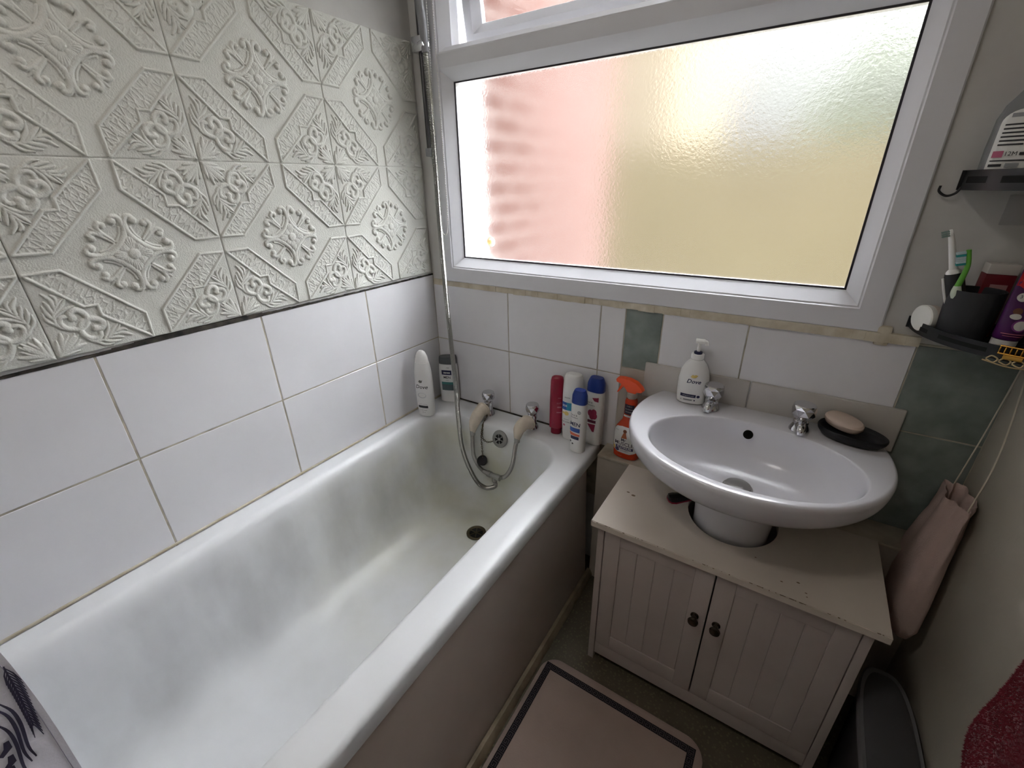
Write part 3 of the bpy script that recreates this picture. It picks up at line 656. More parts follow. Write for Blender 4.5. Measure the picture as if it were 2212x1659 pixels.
# ------------------------------------------------------------------ basin and pedestal
CX, CYB = 1.124, -.15
def bring(k, z, dy=0, N=96, inner=False):
    out = []
    for i in range(N):
        a = 2*PI*i/N; c, s = math.cos(a), math.sin(a)
        n = 2.06
        x = math.copysign(abs(c)**(2/n), c); y = math.copysign(abs(s)**(2/n), s)
        if inner: px, py = 1.134+.219*k*x, -.241+.149*k*y
        else:
            px, py = CX+.003+.280*k*x, CYB+dy+(.267 if y < 0 else .285)*k*y
            py = min(py, -.0065)
        out.append((px, py, z))
    return out
def dense(*P): return [tuple(v) for v in catmull([(p[0], p[1], 0) for p in P], 4)]
basin = thing('wash_basin', 'white oval wash basin on a pedestal below the window', 'basin', (0, 0, 0))
bm = B(); rings = []
for k, z, dy in dense((.36, .632, 0), (.46, .637, 0), (.62, .649, 0), (.76, .667, 0), (.87, .688, 0), (.945, .706, 0), (.982, .721, 0), (1.000, .737, 0), (1.007, .750, 0), (1.008, .758, 0), (1.002, .7635, 0), (.992, .7665, 0), (.98, .7678, 0), (.955, .7680, 0)): rings.append(bring(k, z, dy))
for k, z, dy in dense((1.03, .7672), (1.012, .7662), (1.0, .763), (.990, .757), (.972, .743), (.94, .722), (.88, .701), (.79, .681), (.65, .663), (.47, .652), (.28, .647), (.10, .645)): rings.append(bring(k, z, inner=True))
loft(bm, rings, True, True); obj('bowl', bm, CERAMIC, basin, ang=60)
M = Matrix.Translation((1.124, -.1005, .737)) @ Matrix.Rotation(math.radians(62), 4, 'X')
bm = B(); lathe(bm, [(.0125, -.004), (.0125, .0025), (.0115, .003)], c1=False, M=M); lathe(bm, [(.0118, .0015), (.00001, .0015)], mi=1, M=M); obj('overflow', bm, [CERAMIC, DARKHOLE], basin)
bm = B(); lathe(bm, [(.034, .0), (.034, .003), (.028, .005)], M=Matrix.Translation((1.130, -.214, .6465))); lathe(bm, [(.030, .0055), (.029, .010), (.015, .0125), (.002, .013)], M=Matrix.Translation((1.130, -.214, .6465))); obj('waste_plug', bm, CHROME2, basin)
bm = B(); R = []
for z, rx, ry in ((.001, .105, .105), (.03, .10, .10), (.3, .084, .088), (.52, .088, .096), (.60, .093, .10), (.640, .098, .106)): R.append(ring(z, rx, ry, CX+.008, -.176+.0, 2.3, 48))
loft(bm, [[(x, min(y, -.091), z) for x, y, z in r] for r in R]); tag(obj('basin_pedestal', bm, CERAMIC), 'white ceramic pedestal rising through the cabinet top', 'pedestal')

# soap dispenser
pr = [(0, .032, .019), (.003, .0365, .0225), (.03, .0385, .0245), (.07, .039, .025), (.095, .035, .0235), (.112, .027, .020), (.122, .018, .017), (.126, .0155, .0155)]
t = body_thing('soap_dispenser', 'white pump soap dispenser at the back of the basin', 'soap dispenser', (.966, -.046, .7685), 8, pr, SHAMP, 2.3)
bm = B(); lathe(bm, [(.0145, .1262), (.016, .128), (.016, .140), (.0135, .1415)]); obj('collar', bm, WHITEP, t)
bm = B(); lathe(bm, [(.0105, .1415), (.0105, .1465), (.007, .148)]); obj('collar_ring', bm, NAVY, t)
bm = B(); tube(bm, [(0, 0, .147), (0, 0, .172)], .0042, N=14, k=1); loft(bm, [[(x, y, z) for y, z in ((-.007, .171), (.007, .171), (.0075, .177), (.004, .181), (-.004, .181), (-.0075, .177))] for x, y_ in ((-.010, 0), (.012, 0))]); tube(bm, [(.008, 0, .176), (.016, 0, .174), (.018, 0, .166)], .0045, N=10); obj('pump', bm, WHITEP, t)
L_ = Label(bodyS(pr, 2.3)); L_.poly([(-.008, .083), (-.004, .088), (.001, .087), (.004, .089), (.010, .087), (.006, .081), (.0, .079), (-.006, .080)], 2); L_.text('Dove', .001, .069, .016, 0, shear=.28, bold=.0003); L_.rect(-.027, .012, .022, .031, 0); L_.disc(.018, .026, .004, 0); L_.text('caring hand wash', -.007, .0265, .0042, 3); L_.rect(-.018, .004, .012, .016, 1); L_.disc(.010, .014, .002, 0); L_.disc(-.024, .013, .0015, 1)
L_.done('label', [NAVY, GREYINK, GOLDINK, PAPER], t)
# soap dish and soap
t = thing('soap_dish', 'black leaf shaped soap dish on the right of the basin', 'soap dish', (1.328, -.064, .7685), math.radians(-20))
bm = B()
def leafring(k, z, N=40):
    out = []
    for i in range(N):
        a = 2*PI*i/N; c, s = math.cos(a), math.sin(a); out.append((.069*k*math.copysign(abs(c)**.9, c), .044*k*math.copysign(abs(s)**.9, s)*(1-.14*c), z))
    return out
loft(bm, [leafring(.70, .0005), leafring(.85, .004), leafring(.97, .014), leafring(1.0, .021), leafring(.985, .0245), leafring(.95, .0245), leafring(.86, .0175), leafring(.6, .0125), leafring(.2, .011)])
tag(t, 'black leaf shaped soap dish on the right of the basin', 'soap dish'); obj('dish', bm, mat('black rubbery plastic', '#15161b', .5), t, ang=60)
bm = B(); bottle(bm, [(-.012, .030, .018), (-.010, .037, .0235), (-.003, .041, .027), (.004, .041, .027), (.009, .037, .0235), (.0115, .028, .017)], 2.2)
o = obj('soap_bar', bm, mat('pink beige soap', '#c2b0a3', .5)); o.location = (1.309, -.052, .8045); o.rotation_euler = (math.radians(6), math.radians(5), math.radians(-32)); tag(o, 'pinkish oval bar of soap resting in the black dish', 'soap')

# ------------------------------------------------------------------ cabinet
X0, X1, YF = .830, 1.4405, -.384
cab = thing('vanity_cabinet', 'worn cream under-basin cabinet with two panelled doors', 'cabinet', (0, 0, 0))
bm = B(); hc = (CX+.008, -.176); r = .106
pts = [(X0, YF), (X1, YF), (X1, -.091)] + [(hc[0]+r*math.cos(a), min(-.091, hc[1]+r*1.07*math.sin(a))) for a in np.linspace(math.radians(50), -math.radians(230), 40)] + [(X0, -.091)]
prism(bm, pts, .5185, .5357); bmesh.ops.bevel(bm, geom=[e for e in bm.edges if abs(e.verts[0].co.z-e.verts[1].co.z) < 1e-5 and e.verts[0].co.z > .53 and e.calc_length() > .2], offset=.0015, segments=2, affect='EDGES')
chips = [(.873, -.225, .004), (.890, -.232, .0055), (1.285, -.33, .003), (1.30, -.352, .0022), (1.255, -.345, .0025), (1.302, -.362, .0018), (1.20, -.30, .002)]
for x, y, q in chips: 
    face(bm, [bm.verts.new((x+q*(1+.3*random.random())*math.cos(a), y+.6*q*(1+.3*random.random())*math.sin(a), .5361)) for a in np.linspace(0, 2*PI, 9)[:-1]], 1)
for i in range(46):
    x = X0+.6*random.random()**(.5 if i % 2 else 1.4); box(bm, x, x+.002+.006*random.random()**2, YF-.0003, YF+.0003+.0009*random.random(), .5352-.0008*random.random(), .5359, 0, 1)
obj('top', bm, [WORNTOP, mat('chipped brown board', '#7d6c5a', .9)], cab)
bm = B(); box(bm, .846, .863, -.371, -.091, 0, .518, .001); obj('side_panel', bm, CABW, cab)
bm = B(); box(bm, 1.4045, 1.4215, -.371, -.091, 0, .518, .001); obj('side_panel', bm, CABW, cab)
bm = B(); box(bm, .864, 1.4035, -.368, -.352, .028, .076, .001); box(bm, .864, 1.4035, -.352, -.30, .062, .075); obj('plinth', bm, CABW, cab)
bm = B(); box(bm, .864, 1.4035, -.345, -.335, .505, .518); obj('top_rail', bm, CABW, cab)
bm = B(); box(bm, .864, 1.4035, -.100, -.0935, .03, .515); obj('back_board', bm, CABW, cab)
def door(x0, x1, kx):
    z0, z1 = .079, .513; bm = B(); y0, y1 = -.371, -.355; st, rt, rb = .042, .040, .050
    xs = [x0, x0+st, x1-st, x1]
    box(bm, x0, x0+st, y0, y1, z0, z1, .0012); box(bm, x1-st, x1, y0, y1, z0, z1, .0012)
    box(bm, x0+st, x1-st, y0, y1, z1-rt, z1, .0012); box(bm, x0+st, x1-st, y0, y1, z0, z0+rb, .0012)
    n = 4; w = (x1-x0-2*st)/n
    for i in range(n): box(bm, x0+st+w*i, x0+st+w*(i+1), y0+.0022, y1, z0+rb, z1-rt, .0017, 0, 1)
    d = obj('door', bm, CABW, cab)
    bm = B(); Mk = Matrix.Translation((kx, y0, .358)) @ Matrix.Rotation(PI/2, 4, 'X')
    lathe(bm, [(.0095, -.001), (.0095, .002), (.006, .004), (.005, .011), (.0105, .016), (.0125, .020), (.011, .0245), (.004, .0265)], M=Mk, N=24); obj('knob', bm, mat('pewter knob', '#5e5850', .25, 1), d)
door(.8655, 1.132, 1.108); door(1.1355, 1.4025, 1.157)
# razor left on the cabinet top
t = thing('razor', 'black and red razor lying on the cabinet under the basin', 'razor', (.993, -.190, .5365), math.radians(38))
bm = B(); loft(bm, [[(x, y*w, z) for y, z in ((-.017, .004), (-.013, .015), (0, .019), (.013, .015), (.017, .004))] for x, w in ((-.021, .45), (-.017, .85), (-.005, 1), (.015, .8), (.03, .6), (.045, .5))]); obj('handle', bm, BLACKP, t)
bm = B(); loft(bm, [[(x, y*w, z) for y, z in ((-.0178, .0002), (-.0178, .004), (.0178, .004), (.0178, .0002))] for x, w in ((-.022, .45), (-.017, .9), (-.005, 1.03), (.015, .8), (.045, .5))]); obj('grip', bm, RED, t)

# ------------------------------------------------------------------ bath mat
def mat_bm():
    bm = B(); x0, x1, y0, y1 = .742, 1.202, -1.12, -.434
    R = lambda i, z, r: rrect(x0+i, x1-i, y0+i, y1-i, z, r)
    loft(bm, [R(.0, .0006, .05), R(0, .005, .05), R(.003, .0075, .047), R(.012, .009, .04)], True, True, 0)
    # key border
    w = .019; bx0, bx1, by0, by1 = x0+.012, x1-.020, y0+.03, y1-.024; zt = .0094
    def q(a, b, c, d, z, mi): face(bm, [bm.verts.new((a, c, z)), bm.verts.new((b, c, z)), bm.verts.new((b, d, z)), bm.verts.new((a, d, z))], mi)
    q(bx0, bx1, by1-w, by1, zt, 1); q(bx0, bx1, by0, by0+w, zt, 1); q(bx0, bx0+w, by0+w, by1-w, zt, 1); q(bx1-w, bx1, by0+w, by1-w, zt, 1)
    zl = zt+.0003
    def key(cx, cy, rot):
        s = w/6.5
        for a, b, c, d in ((-3.3, -2.9, -3, 3), (-2, 2, 1.6, 2.1), (1.5, 2, -1.6, 2.1), (-2, 2, -2.1, -1.6), (-2, -1.5, -2.1, .4), (-2, .3, -.1, .4)):
            p = [(a, c), (b, c), (b, d), (a, d)]
            if rot: p = [(v, u) for u, v in p]
            face(bm, [bm.verts.new((cx+s*u, cy+s*v, zl)) for u, v in p], 2)
    n = int((bx1-bx0)/w)
    for i in range(n+1):
        for cy in (by1-w/2, by0+w/2): key(bx0+w*(i+.5)*((bx1-bx0)/(w*(n+1)))*1.0, cy, 0)
    n = int((by1-by0)/w)
    for i in range(1, n):
        for cx in (bx0+w/2, bx1-w/2): key(cx, by0+w*(i+.5), 1)
    return bm
tag(obj('bath_mat', mat_bm(), [mat('cream bath mat', '#a8968e', .95, var=.14, vscale=6, bump=.4, bscale=220), mat('black mat border', '#1d1a20', .9), mat('grey key pattern', '#575055', .9)]), 'cream bath mat with black key border on the floor', 'bath mat')

# ------------------------------------------------------------------ slim bin, bag, towel, curtain
t = thing('slim_bin', 'slim dark grey bin squeezed between cabinet and right wall', 'bin', (1.5005, -.46, 0))
bm = B(); bottle(bm, [(.001, .040, .19), (.01, .044, .20), (.27, .0475, .222)], 3.2, N=64); obj('body', bm, mat('dark grey plastic', '#3a3a3e', .5), t)
bm = B(); bottle(bm, [(.268, .0485, .224), (.272, .0515, .230), (.288, .0518, .231), (.292, .0495, .227), (.2905, .0445, .219)], 3.2, N=64); obj('rim', bm, mat('light grey plastic', '#6d6d71', .5), t)
bm = B(); bottle(bm, [(.286, .0445, .219), (.2925, .043, .216), (.296, .036, .20), (.297, .02, .16)], 3.0, N=64); obj('lid', bm, mat('charcoal plastic', '#48484b', .6), t)

t = thing('drawstring_bag', 'pale pink cloth drawstring bag hanging by the right wall', 'bag', (1.515, -.10, .37))
bm = B(); R = []
def bagring(z, cx, cy, rx, ry, amp, N=72):
    out = []
    for i in range(N):
        a = 2*PI*i/N; k = 1+amp*math.sin(5*a+z*9)+.6*amp*math.sin(9*a-z*14); out.append((cx+rx*k*math.cos(a), cy+ry*k*math.sin(a), z))
    return out
for z, cx, cy, rx, ry, am in ((.0, .0, -.02, .010, .05, .0), (.006, .0, -.02, .024, .082, .02), (.04, .0, -.018, .034, .094, .04), (.11, .0, -.012, .036, .090, .05), (.19, .003, -.008, .034, .078, .07), (.26, .008, -.004, .029, .066, .11), (.31, .012, .0, .024, .055, .15), (.335, .014, .0, .024, .056, .15), (.345, .014, .0, .0225, .054, .15), (.335, .014, .0, .020, .050, .15), (.31, .012, 0, .019, .048, .15), (.24, .010, 0, .018, .046, .1)): R.append(bagring(z, cx, cy, rx, ry, am))
loft(bm, R, True, True); obj('cloth', bm, mat('pale pink cloth', '#bfa9a2', .95, bump=.5, bscale=260, var=.1, vscale=12), t, ang=80)
bm = B(); tube(bm, [(.014, .05, .335), (.028, .068, .46), (.038, .082, .585), (.041, .086, .64)], .0013, N=6); tube(bm, [(.018, -.052, .335), (.032, -.02, .45), (.039, .04, .58), (.041, .084, .64)], .0013, N=6); obj('drawstring', bm, mat('cream string', '#c7bfb0', .9), t)

# red towel on the right wall
t = thing('towel', 'fluffy dark red towel hanging on the right wall', 'towel', (1.51, -.75, .2))
bm = B(); NU, NV = 70, 60; G = []
def tw(u, v):
    # u along the wall (0 = window side), v from top to bottom
    z = .95-.86*v; yl = float(np.interp(z, [0.0, .2, .40, .48, .538, .581, .613, .65, .687, .775, .95], [-.78, -.74, -.66, -.625, -.588, -.546, -.524, -.522, -.530, -.528, -.53])) - .0
    y = yl+(-1.05-yl)*u
    f = .018*math.sin(y*34+1.2*v)+.009*math.sin(y*61+3*v)
    x = 1.525-.025*math.sin(PI*min(1, u*7)/2)-.018*v+f*min(1, u*9)
    return Vector((x, y, z))-Vector((1.51, -.75, .2))
F_ = [[tw(i/NU, j/NV) for j in range(NV+1)] for i in range(NU+1)]
vf = [[bm.verts.new(p) for p in r] for r in F_]; vb = [[bm.verts.new(p+Vector((.012, .0, 0))) for p in r] for r in F_]
for i in range(NU):
    for j in range(NV):
        face(bm, (vf[i][j], vf[i+1][j], vf[i+1][j+1], vf[i][j+1])); face(bm, (vb[i][j], vb[i][j+1], vb[i+1][j+1], vb[i+1][j]))
for j in range(NV): face(bm, (vf[0][j], vf[0][j+1], vb[0][j+1], vb[0][j])); face(bm, (vf[NU][j], vb[NU][j], vb[NU][j+1], vf[NU][j+1]))
for i in range(NU): face(bm, (vf[i][0], vb[i][0], vb[i+1][0], vf[i+1][0])); face(bm, (vf[i][NV], vf[i+1][NV], vb[i+1][NV], vb[i][NV]))
TOW = mat('red terry cloth', '#6b0a20', .95, sheen=.25, var=.3, vscale=30, bump=.8, bscale=300)
obj('cloth', bm, TOW, t, ang=80)
bm = B()
for i in range(42000):
    u = random.random()**1.6*.55; v = .1+.9*random.random(); p = tw(u, v)
    n = Vector((-1, random.gauss(.15 if u > .02 else 1.6, .6), random.gauss(-.1, .6))).normalized(); w = n.orthogonal().normalized()*.0009; l = .0018+.0028*random.random()
    face(bm, [bm.verts.new(p+w), bm.verts.new(p-w), bm.verts.new(p+n*l+Vector((0, 0, -.001)))])
o = obj('pile', bm, TOW, t, flat=True); o['kind'] = 'stuff'

# shower curtain hanging into the bath
t = thing('shower_curtain', 'white shower curtain edge with dark purple leaf print, lower left', 'curtain', (.38, -1.28, .40))
CU = mat('white curtain cloth', '#cfccd4', .8, bump=.2, bscale=300)
def cw(s, z): # s: distance along the cloth from its free edge
    x = .383-.55*s*.35; y = -1.281-.93*s
    f = .012*math.sin(s*34)*min(1, s*14)
    return Vector((x+f, y+f*.2+.004*math.sin(z*11), z))-Vector((.38, -1.28, .40))
bm = B(); SS = np.linspace(0, .40, 60); ZZ = np.linspace(.34, 2.0, 70)
g = [[bm.verts.new(cw(s, z)) for z in ZZ] for s in SS]; g2 = [[bm.verts.new(cw(s, z)-Vector((.0012, 0, 0))) for z in ZZ] for s in SS]
for a in range(59):
    for b in range(69):
        face(bm, (g[a][b], g[a+1][b], g[a+1][b+1], g[a][b+1])); face(bm, (g2[a][b], g2[a][b+1], g2[a+1][b+1], g2[a+1][b]))
for b in range(69): face(bm, (g[0][b], g[0][b+1], g2[0][b+1], g2[0][b]))
for a in range(59): face(bm, (g[a][0], g2[a][0], g2[a+1][0], g[a+1][0]))
# stitched hem and print belong to the cloth
tube(bm, [tuple(cw(.0075, z)+Vector((.0006, 0, 0))) for z in np.linspace(.34, 2.0, 60)], .0005, N=5, k=1, mi=1)
def stroke_print(P, w):                    # a painted stroke given as (distance from the hem, height) points with its width
    P = catmull([(a, b, 0) for a, b in P], 4) if len(P) > 3 else [Vector((a, b, 0)) for a, b in P]
    for up in (.0014, -.0027):
        L_, R_ = [], []
        for i, p in enumerate(P):
            d = (P[min(i+1, len(P)-1)]-P[max(i-1, 0)]).normalized(); nrm = Vector((-d.y, d.x, 0)); ww = w*(.35+.65*math.sin(PI*(i+.35)/(len(P)-.3)))
            for l, sg in ((L_, 1), (R_, -1)):
                q = p+sg*ww*nrm; l.append(bm.verts.new(cw(max(.0006, q.x), q.y)+Vector((up, 0, 0))))
        for i in range(len(P)-1): face(bm, (L_[i], L_[i+1], R_[i+1], R_[i]), 2)
for s0, z0, k in ((.006, .765, 1), (.095, .80, 1.4), (.17, .70, 1.5), (.06, 1.05, 1.5), (.15, 1.15, 1.5)):
    stroke_print([(s0, z0), (s0+.005*k, z0-.05), (s0+.011*k, z0-.115)], .0013*k)
    for i in range(17):
        q = i/16; ss, zz = s0+.011*k*q, z0-.004-.105*q; l = (.0085-.003*q)*k
        stroke_print([(ss, zz), (ss+l*.55, zz-.010), (ss+l, zz-.026)], .0008*k); stroke_print([(ss, zz), (max(.001, ss-l*.35), zz-.012), (max(.001, ss-l*.6), zz-.030)], .0008*k)
for s0, z0, k in ((.030, .715, 1), (.036, .712, 1), (.044, .69, 1), (.12, .62, 1.6), (.13, .615, 1.6)):
    stroke_print([(s0, z0), (s0-.005*k, z0-.022), (s0-.004*k, z0-.05), (s0+.002*k, z0-.09), (s0+.001*k, z0-.115)], .0021*k)
for s0, z0, k in ((.046, .655, 1), (.050, .63, 1), (.055, .612, 1), (.15, .52, 1.6)):
    stroke_print([(s0, z0), (s0+.002, z0-.012), (s0+.012*k, z0-.02)], .0045*k)
obj('cloth', bm, [CU, mat('hem thread', '#8f8b98', .8), mat('dark purple print', '#28243c', .8)], t, ang=80)

# ------------------------------------------------------------------ corner shelves and what stands on them
def shelf(z0, z1, label, hook):
    t = thing('corner_shelf', label, 'shelf', (RX, 0, z0), 0, 'black corner shelves'); R_ = .197; bm = B(); N_ = 28; h = z1-z0
    A = [(-R_*math.cos(a), -R_*math.sin(a)) for a in np.linspace(0, PI/2, N_)]
    def arc(r, zz): return [(-r*math.cos(a)-.001, -r*math.sin(a)-.0065, zz) for a in np.linspace(0, PI/2, N_)]
    outer0, outer1 = arc(R_-.006, 0), arc(R_-.006, h); in1, in0 = arc(R_-.009, h), arc(R_-.009, .003)
    for a, b in ((outer0, outer1), (outer1, in1), (in1, in0), (outer0, in0)):
        loft(bm, [a, b], closed=False)
    for zz in (.003, .0): face(bm, [bm.verts.new(p) for p in arc(R_-.0075, zz)] + [bm.verts.new((-.001, -.0065, zz))])
    # back rims against both walls
    box(bm, -R_, -.002, -.0085, -.0065, 0, h); box(bm, -.003, -.001, -R_, -.0065, 0, h)
    for a0, a1 in ((.12, .42), (.56, .98), (1.12, 1.45)):
        loft(bm, [[(-(R_-.0056)*math.cos(a)-.001, -(R_-.0056)*math.sin(a)-.0065, zz) for a in np.linspace(a0, a1, 12)] for zz in (h*.36, h*.68)], closed=False, mi=1)
    obj('tray', bm, [BLACKM, DARKHOLE], t)
    bm = B()                                 # slotted drain bars
    for i in range(5):
        y = -.03-.028*i; w = math.sqrt(max(0, (R_-.02)**2-y*y)); 
        if w > .03: box(bm, -w, -.012, y-.006, y+.004, .0032, .0050)
    obj('slat', bm, BLACKM, t)
    if hook:
        bm = B(); tube(bm, [(-R_+.006, -.010, .004), (-R_+.000, -.012, -.006), (-R_-.012, -.013, -.010), (-R_-.024, -.013, -.002), (-R_-.0245, -.013, .008)], .0022, N=8); obj('hook', bm, BLACKM, t)
    return t
shelf(1.0335, 1.0575, 'lower black corner shelf holding the toothbrush cup', False)
shelf(1.302, 1.3355, 'upper black corner shelf holding clear pink capped bottles', True)
ZL = 1.0388; ZU = 1.3073
# cup
t = thing('toothbrush_cup', 'dark grey cup holding toothbrushes on lower corner shelf', 'cup', (1.432, -.077, ZL))
bm = B(); lathe(bm, [(.034, 0), (.036, .002), (.0405, .093), (.0400, .0945), (.0388, .093), (.0345, .006), (.02, .005)], N=40); obj('cup', bm, mat('dark grey matt', '#24262b', .6), t)
# electric toothbrush
t = thing('electric_toothbrush', 'black electric toothbrush with white neck standing in cup', 'toothbrush', (1.4295, -.078, ZL+.009), rot=(math.radians(-1), math.radians(-19), 0))
bm = B(); lathe(bm, [(.011, 0), (.0135, .004), (.0145, .06), (.0145, .11), (.0125, .118)], N=28); obj('handle', bm, BLACKP, t)
bm = B(); tube(bm, [(-.0138, -.004, .05), (-.0152, -.003, .085), (-.0152, -.002, .112)], .0022, N=8); lathe(bm, [(.0115, .1182), (.0105, .122), (.007, .126)], N=24); obj('trim', bm, WHITEP, t)
bm = B(); tube(bm, [(0, 0, .126), (0, 0, .15), (0, 0, .182), (-.001, 0, .195)], lambda q: .0064-.0026*q, N=16); lathe(bm, [(.0068, 0), (.0068, .003), (.006, .004)], M=Matrix.Translation((.002, 0, .193)) @ Matrix.Rotation(-PI/2, 4, 'Y')); obj('brush_neck', bm, WHITEP, t)
bm = B()
for a in (-.004, 0, .004):
    for b in (-.0035, 0, .0035): box(bm, -.0125, -.002, b-.0012, b+.0012, .193+a-.0012, .193+a+.0012)
obj('bristles', bm, mat('grey green bristle', '#7e938e', .8), t)
# manual toothbrush
t = thing('manual_toothbrush', 'green and white manual toothbrush leaning in the dark cup', 'toothbrush', (1.4165, -.092, ZL+.056), rot=(math.radians(2), math.radians(-14), 0))
bm = B(); tube(bm, [(.002, .012, -.045), (.0, .004, 0), (-.007, .0, .032), (-.006, 0, .048)], lambda q: .0052+.0035*math.sin(PI*q), N=12); obj('handle', bm, mat('white green grip', '#c3cdbd', .5), t)
bm = B(); tube(bm, [(-.006, 0, .047), (.0, 0, .064), (.0055, 0, .085), (.0055, 0, .112)], lambda q: .0048-.0012*q, N=12); obj('neck', bm, mat('lime green plastic', '#5ea63c', .4), t)
bm = B()
for k, z in enumerate((.086, .090, .094, .098, .102, .106)): box(bm, -.0105, .002, -.0045, .0045, z, z+.0036, 0, 1 if k in (0, 4) else 0)
obj('bristles', bm, [mat('pale bristle', '#a9bcc2', .8), mat('teal bristle', '#2b8d8a', .8)], t)
# white round tub on its side
t = thing('round_tub', 'round white tub standing on its side on corner shelf', 'tub', (1.394, -.045, ZL+.0265), rot=(math.radians(90), 0, math.radians(-62)))
bm = B(); lathe(bm, [(.024, 0), (.0255, .002), (.026, .012), (.0245, .0125)], N=36); obj('tub', bm, mat('cream tub plastic', '#c8bdb2', .5), t)
bm = B(); lathe(bm, [(.026, .0127), (.0265, .014), (.0265, .022), (.0245, .024), (.002, .0245)], N=36); obj('lid', bm, mat('white lid plastic', '#dedfdb', .4), t)
# toothpaste tube standing on its cap
t = thing('toothpaste_tube', 'purple toothpaste tube with red top standing on white cap', 'toothpaste', (1.482, -.118, ZL), rot=(math.radians(-2), math.radians(4), math.radians(20)))
pr = [(.0185, .0165, .0150), (.022, .019, .0165), (.06, .0215, .013), (.10, .0235, .008), (.135, .0245, .0025), (.147, .0245, .0015)]
bm = B(); bottle(bm, pr, 2.2); obj('tube', bm, mat('purple laminate', '#4a1f55', .3), t)
bm = B(); bottle(bm, [(0, .0165, .015), (.018, .0172, .0155)], 2.2); obj('cap', bm, WHITEP, t)
L_ = Label(bodyS(pr, 2.2)); L_.rect(-.0235, .0235, .112, .146, 0); L_.poly([(-.023, .114), (-.012, .106), (0, .104), (.012, .106), (.023, .114)], 0); L_.text('Colgate', 0, .122, .0125, 1, bold=.0003); L_.disc(-.011, .094, .0075, 1); L_.text('3+', -.011, .0945, .008, 2); L_.text('Kids', .010, .094, .008, 1); L_.text('6 years', .010, .087, .004, 1)
L_.disc(-.010, .070, .006, 3); L_.disc(.009, .070, .006, 3); L_.disc(-.010, .061, .007, 1, .005); L_.disc(.009, .061, .007, 1, .005); L_.disc(0, .046, .011, 4); L_.disc(0, .046, .0085, 1); L_.rect(-.017, .017, .030, .0315, 5); L_.rect(-.015, .012, .0265, .0275, 5)
L_.done('label', [mat('red print', '#c01c24', .4), PAPER, NAVY, mat('brown print', '#6d4636', .5), mat('mauve print', '#7d3f83', .5), pk], t)
# red toothpaste box behind the cup and a leaning dark tube
t = thing('toothpaste_box', 'dark red toothpaste carton with white end behind the cup', 'box', (1.462, -.0255, ZL), 0, rot=(0, math.radians(1), math.radians(2)))
bm = B(); box(bm, -.021, .021, -.016, .016, 0, .118, .001); obj('carton', bm, mat('dark red card', '#6d1220', .5), t)
bm = B(); box(bm, -.021, .021, -.016, .016, .1185, .137, .001); obj('carton_end', bm, mat('white card', '#c9c4c0', .6), t)
bm = B(); box(bm, -.010, .014, -.0168, -.0162, .07, .10); obj('label', bm, mat('pale pink card', '#a87f80', .6), t)
t = thing('lotion_tube', 'dark plum lotion tube leaning in the corner of lower shelf', 'tube', (1.512, -.062, ZL+.004), rot=(math.radians(-2), math.radians(14), math.radians(10)))
pr = [(.02, .017, .014), (.05, .020, .012), (.11, .0225, .004), (.13, .0225, .0015)]
bm = B(); bottle(bm, pr, 2.2); obj('tube', bm, mat('plum laminate', '#3c1130', .3), t); bm = B(); lathe(bm, [(.0135, 0), (.014, .0195)]); obj('cap', bm, BLACKP, t)
t = thing('pink_razor', 'pink handled razor leaning beside the toothpaste', 'razor', (1.535, -.142, ZL+.006), rot=(math.radians(-12), math.radians(1), 0))
bm = B(); tube(bm, [(0, 0, 0), (.002, .002, .06), (0, .0, .125)], .0052, N=12); obj('handle', bm, mat('pink red plastic', '#b32a45', .35), t); bm = B(); box(bm, -.014, .006, -.006, .004, .122, .134, .002); obj('head', bm, mat('rose plastic', '#c4707e', .4), t)
t = thing('small_pot', 'small white pot between cup and toothpaste tube', 'pot', (1.472, -.157, ZL)); bm = B(); lathe(bm, [(.010, 0), (.011, .002), (.011, .010)]); obj('pot', bm, WHITEP, t); bm = B(); lathe(bm, [(.0115, .0103), (.0115, .014), (.0105, .015)]); obj('lid', bm, MATS['cream tub plastic'], t)
# golden claw clip hooked on the front rim
t = thing('claw_clip', 'golden claw hair clip gripping the lower shelf rim', 'hair clip', (1.483, -.1845, 1.044), math.radians(-24))
GOLD = mat('gold metal', '#c79a4c', .25, 1); bm = B()
tube(bm, [(-.020, -.006, .017), (.022, -.006, .017)], .0016, N=8, k=1); tube(bm, [(-.020, -.007, .004), (.022, -.007, .004)], .0016, N=8, k=1)
for i in range(7): tube(bm, [(-.019+.0066*i, -.005, .017), (-.019+.0066*i, -.0085, .010), (-.019+.0066*i, -.007, .004)], .0011, N=6)
obj('claw', bm, GOLD, t)
bm = B(); 
for i in range(4): tube(bm, [(-.030+.016*i, -.009, -.008), (-.024+.016*i, -.010, -.002), (-.016+.016*i, -.010, -.006), (-.020+.016*i, -.010, -.013), (-.030+.016*i, -.009, -.010)], .0012, N=6)
tube(bm, [(-.034, -.009, -.012), (.0, -.010, -.016), (.034, -.009, -.012)], .0012, N=6); obj('wire_back', bm, mat('pale gold wire', '#c9b48a', .3, 1), t)
bm = B(); box(bm, -.012, .012, -.012, -.005, -.004, .004, .001); obj('hinge', bm, GOLD, t)
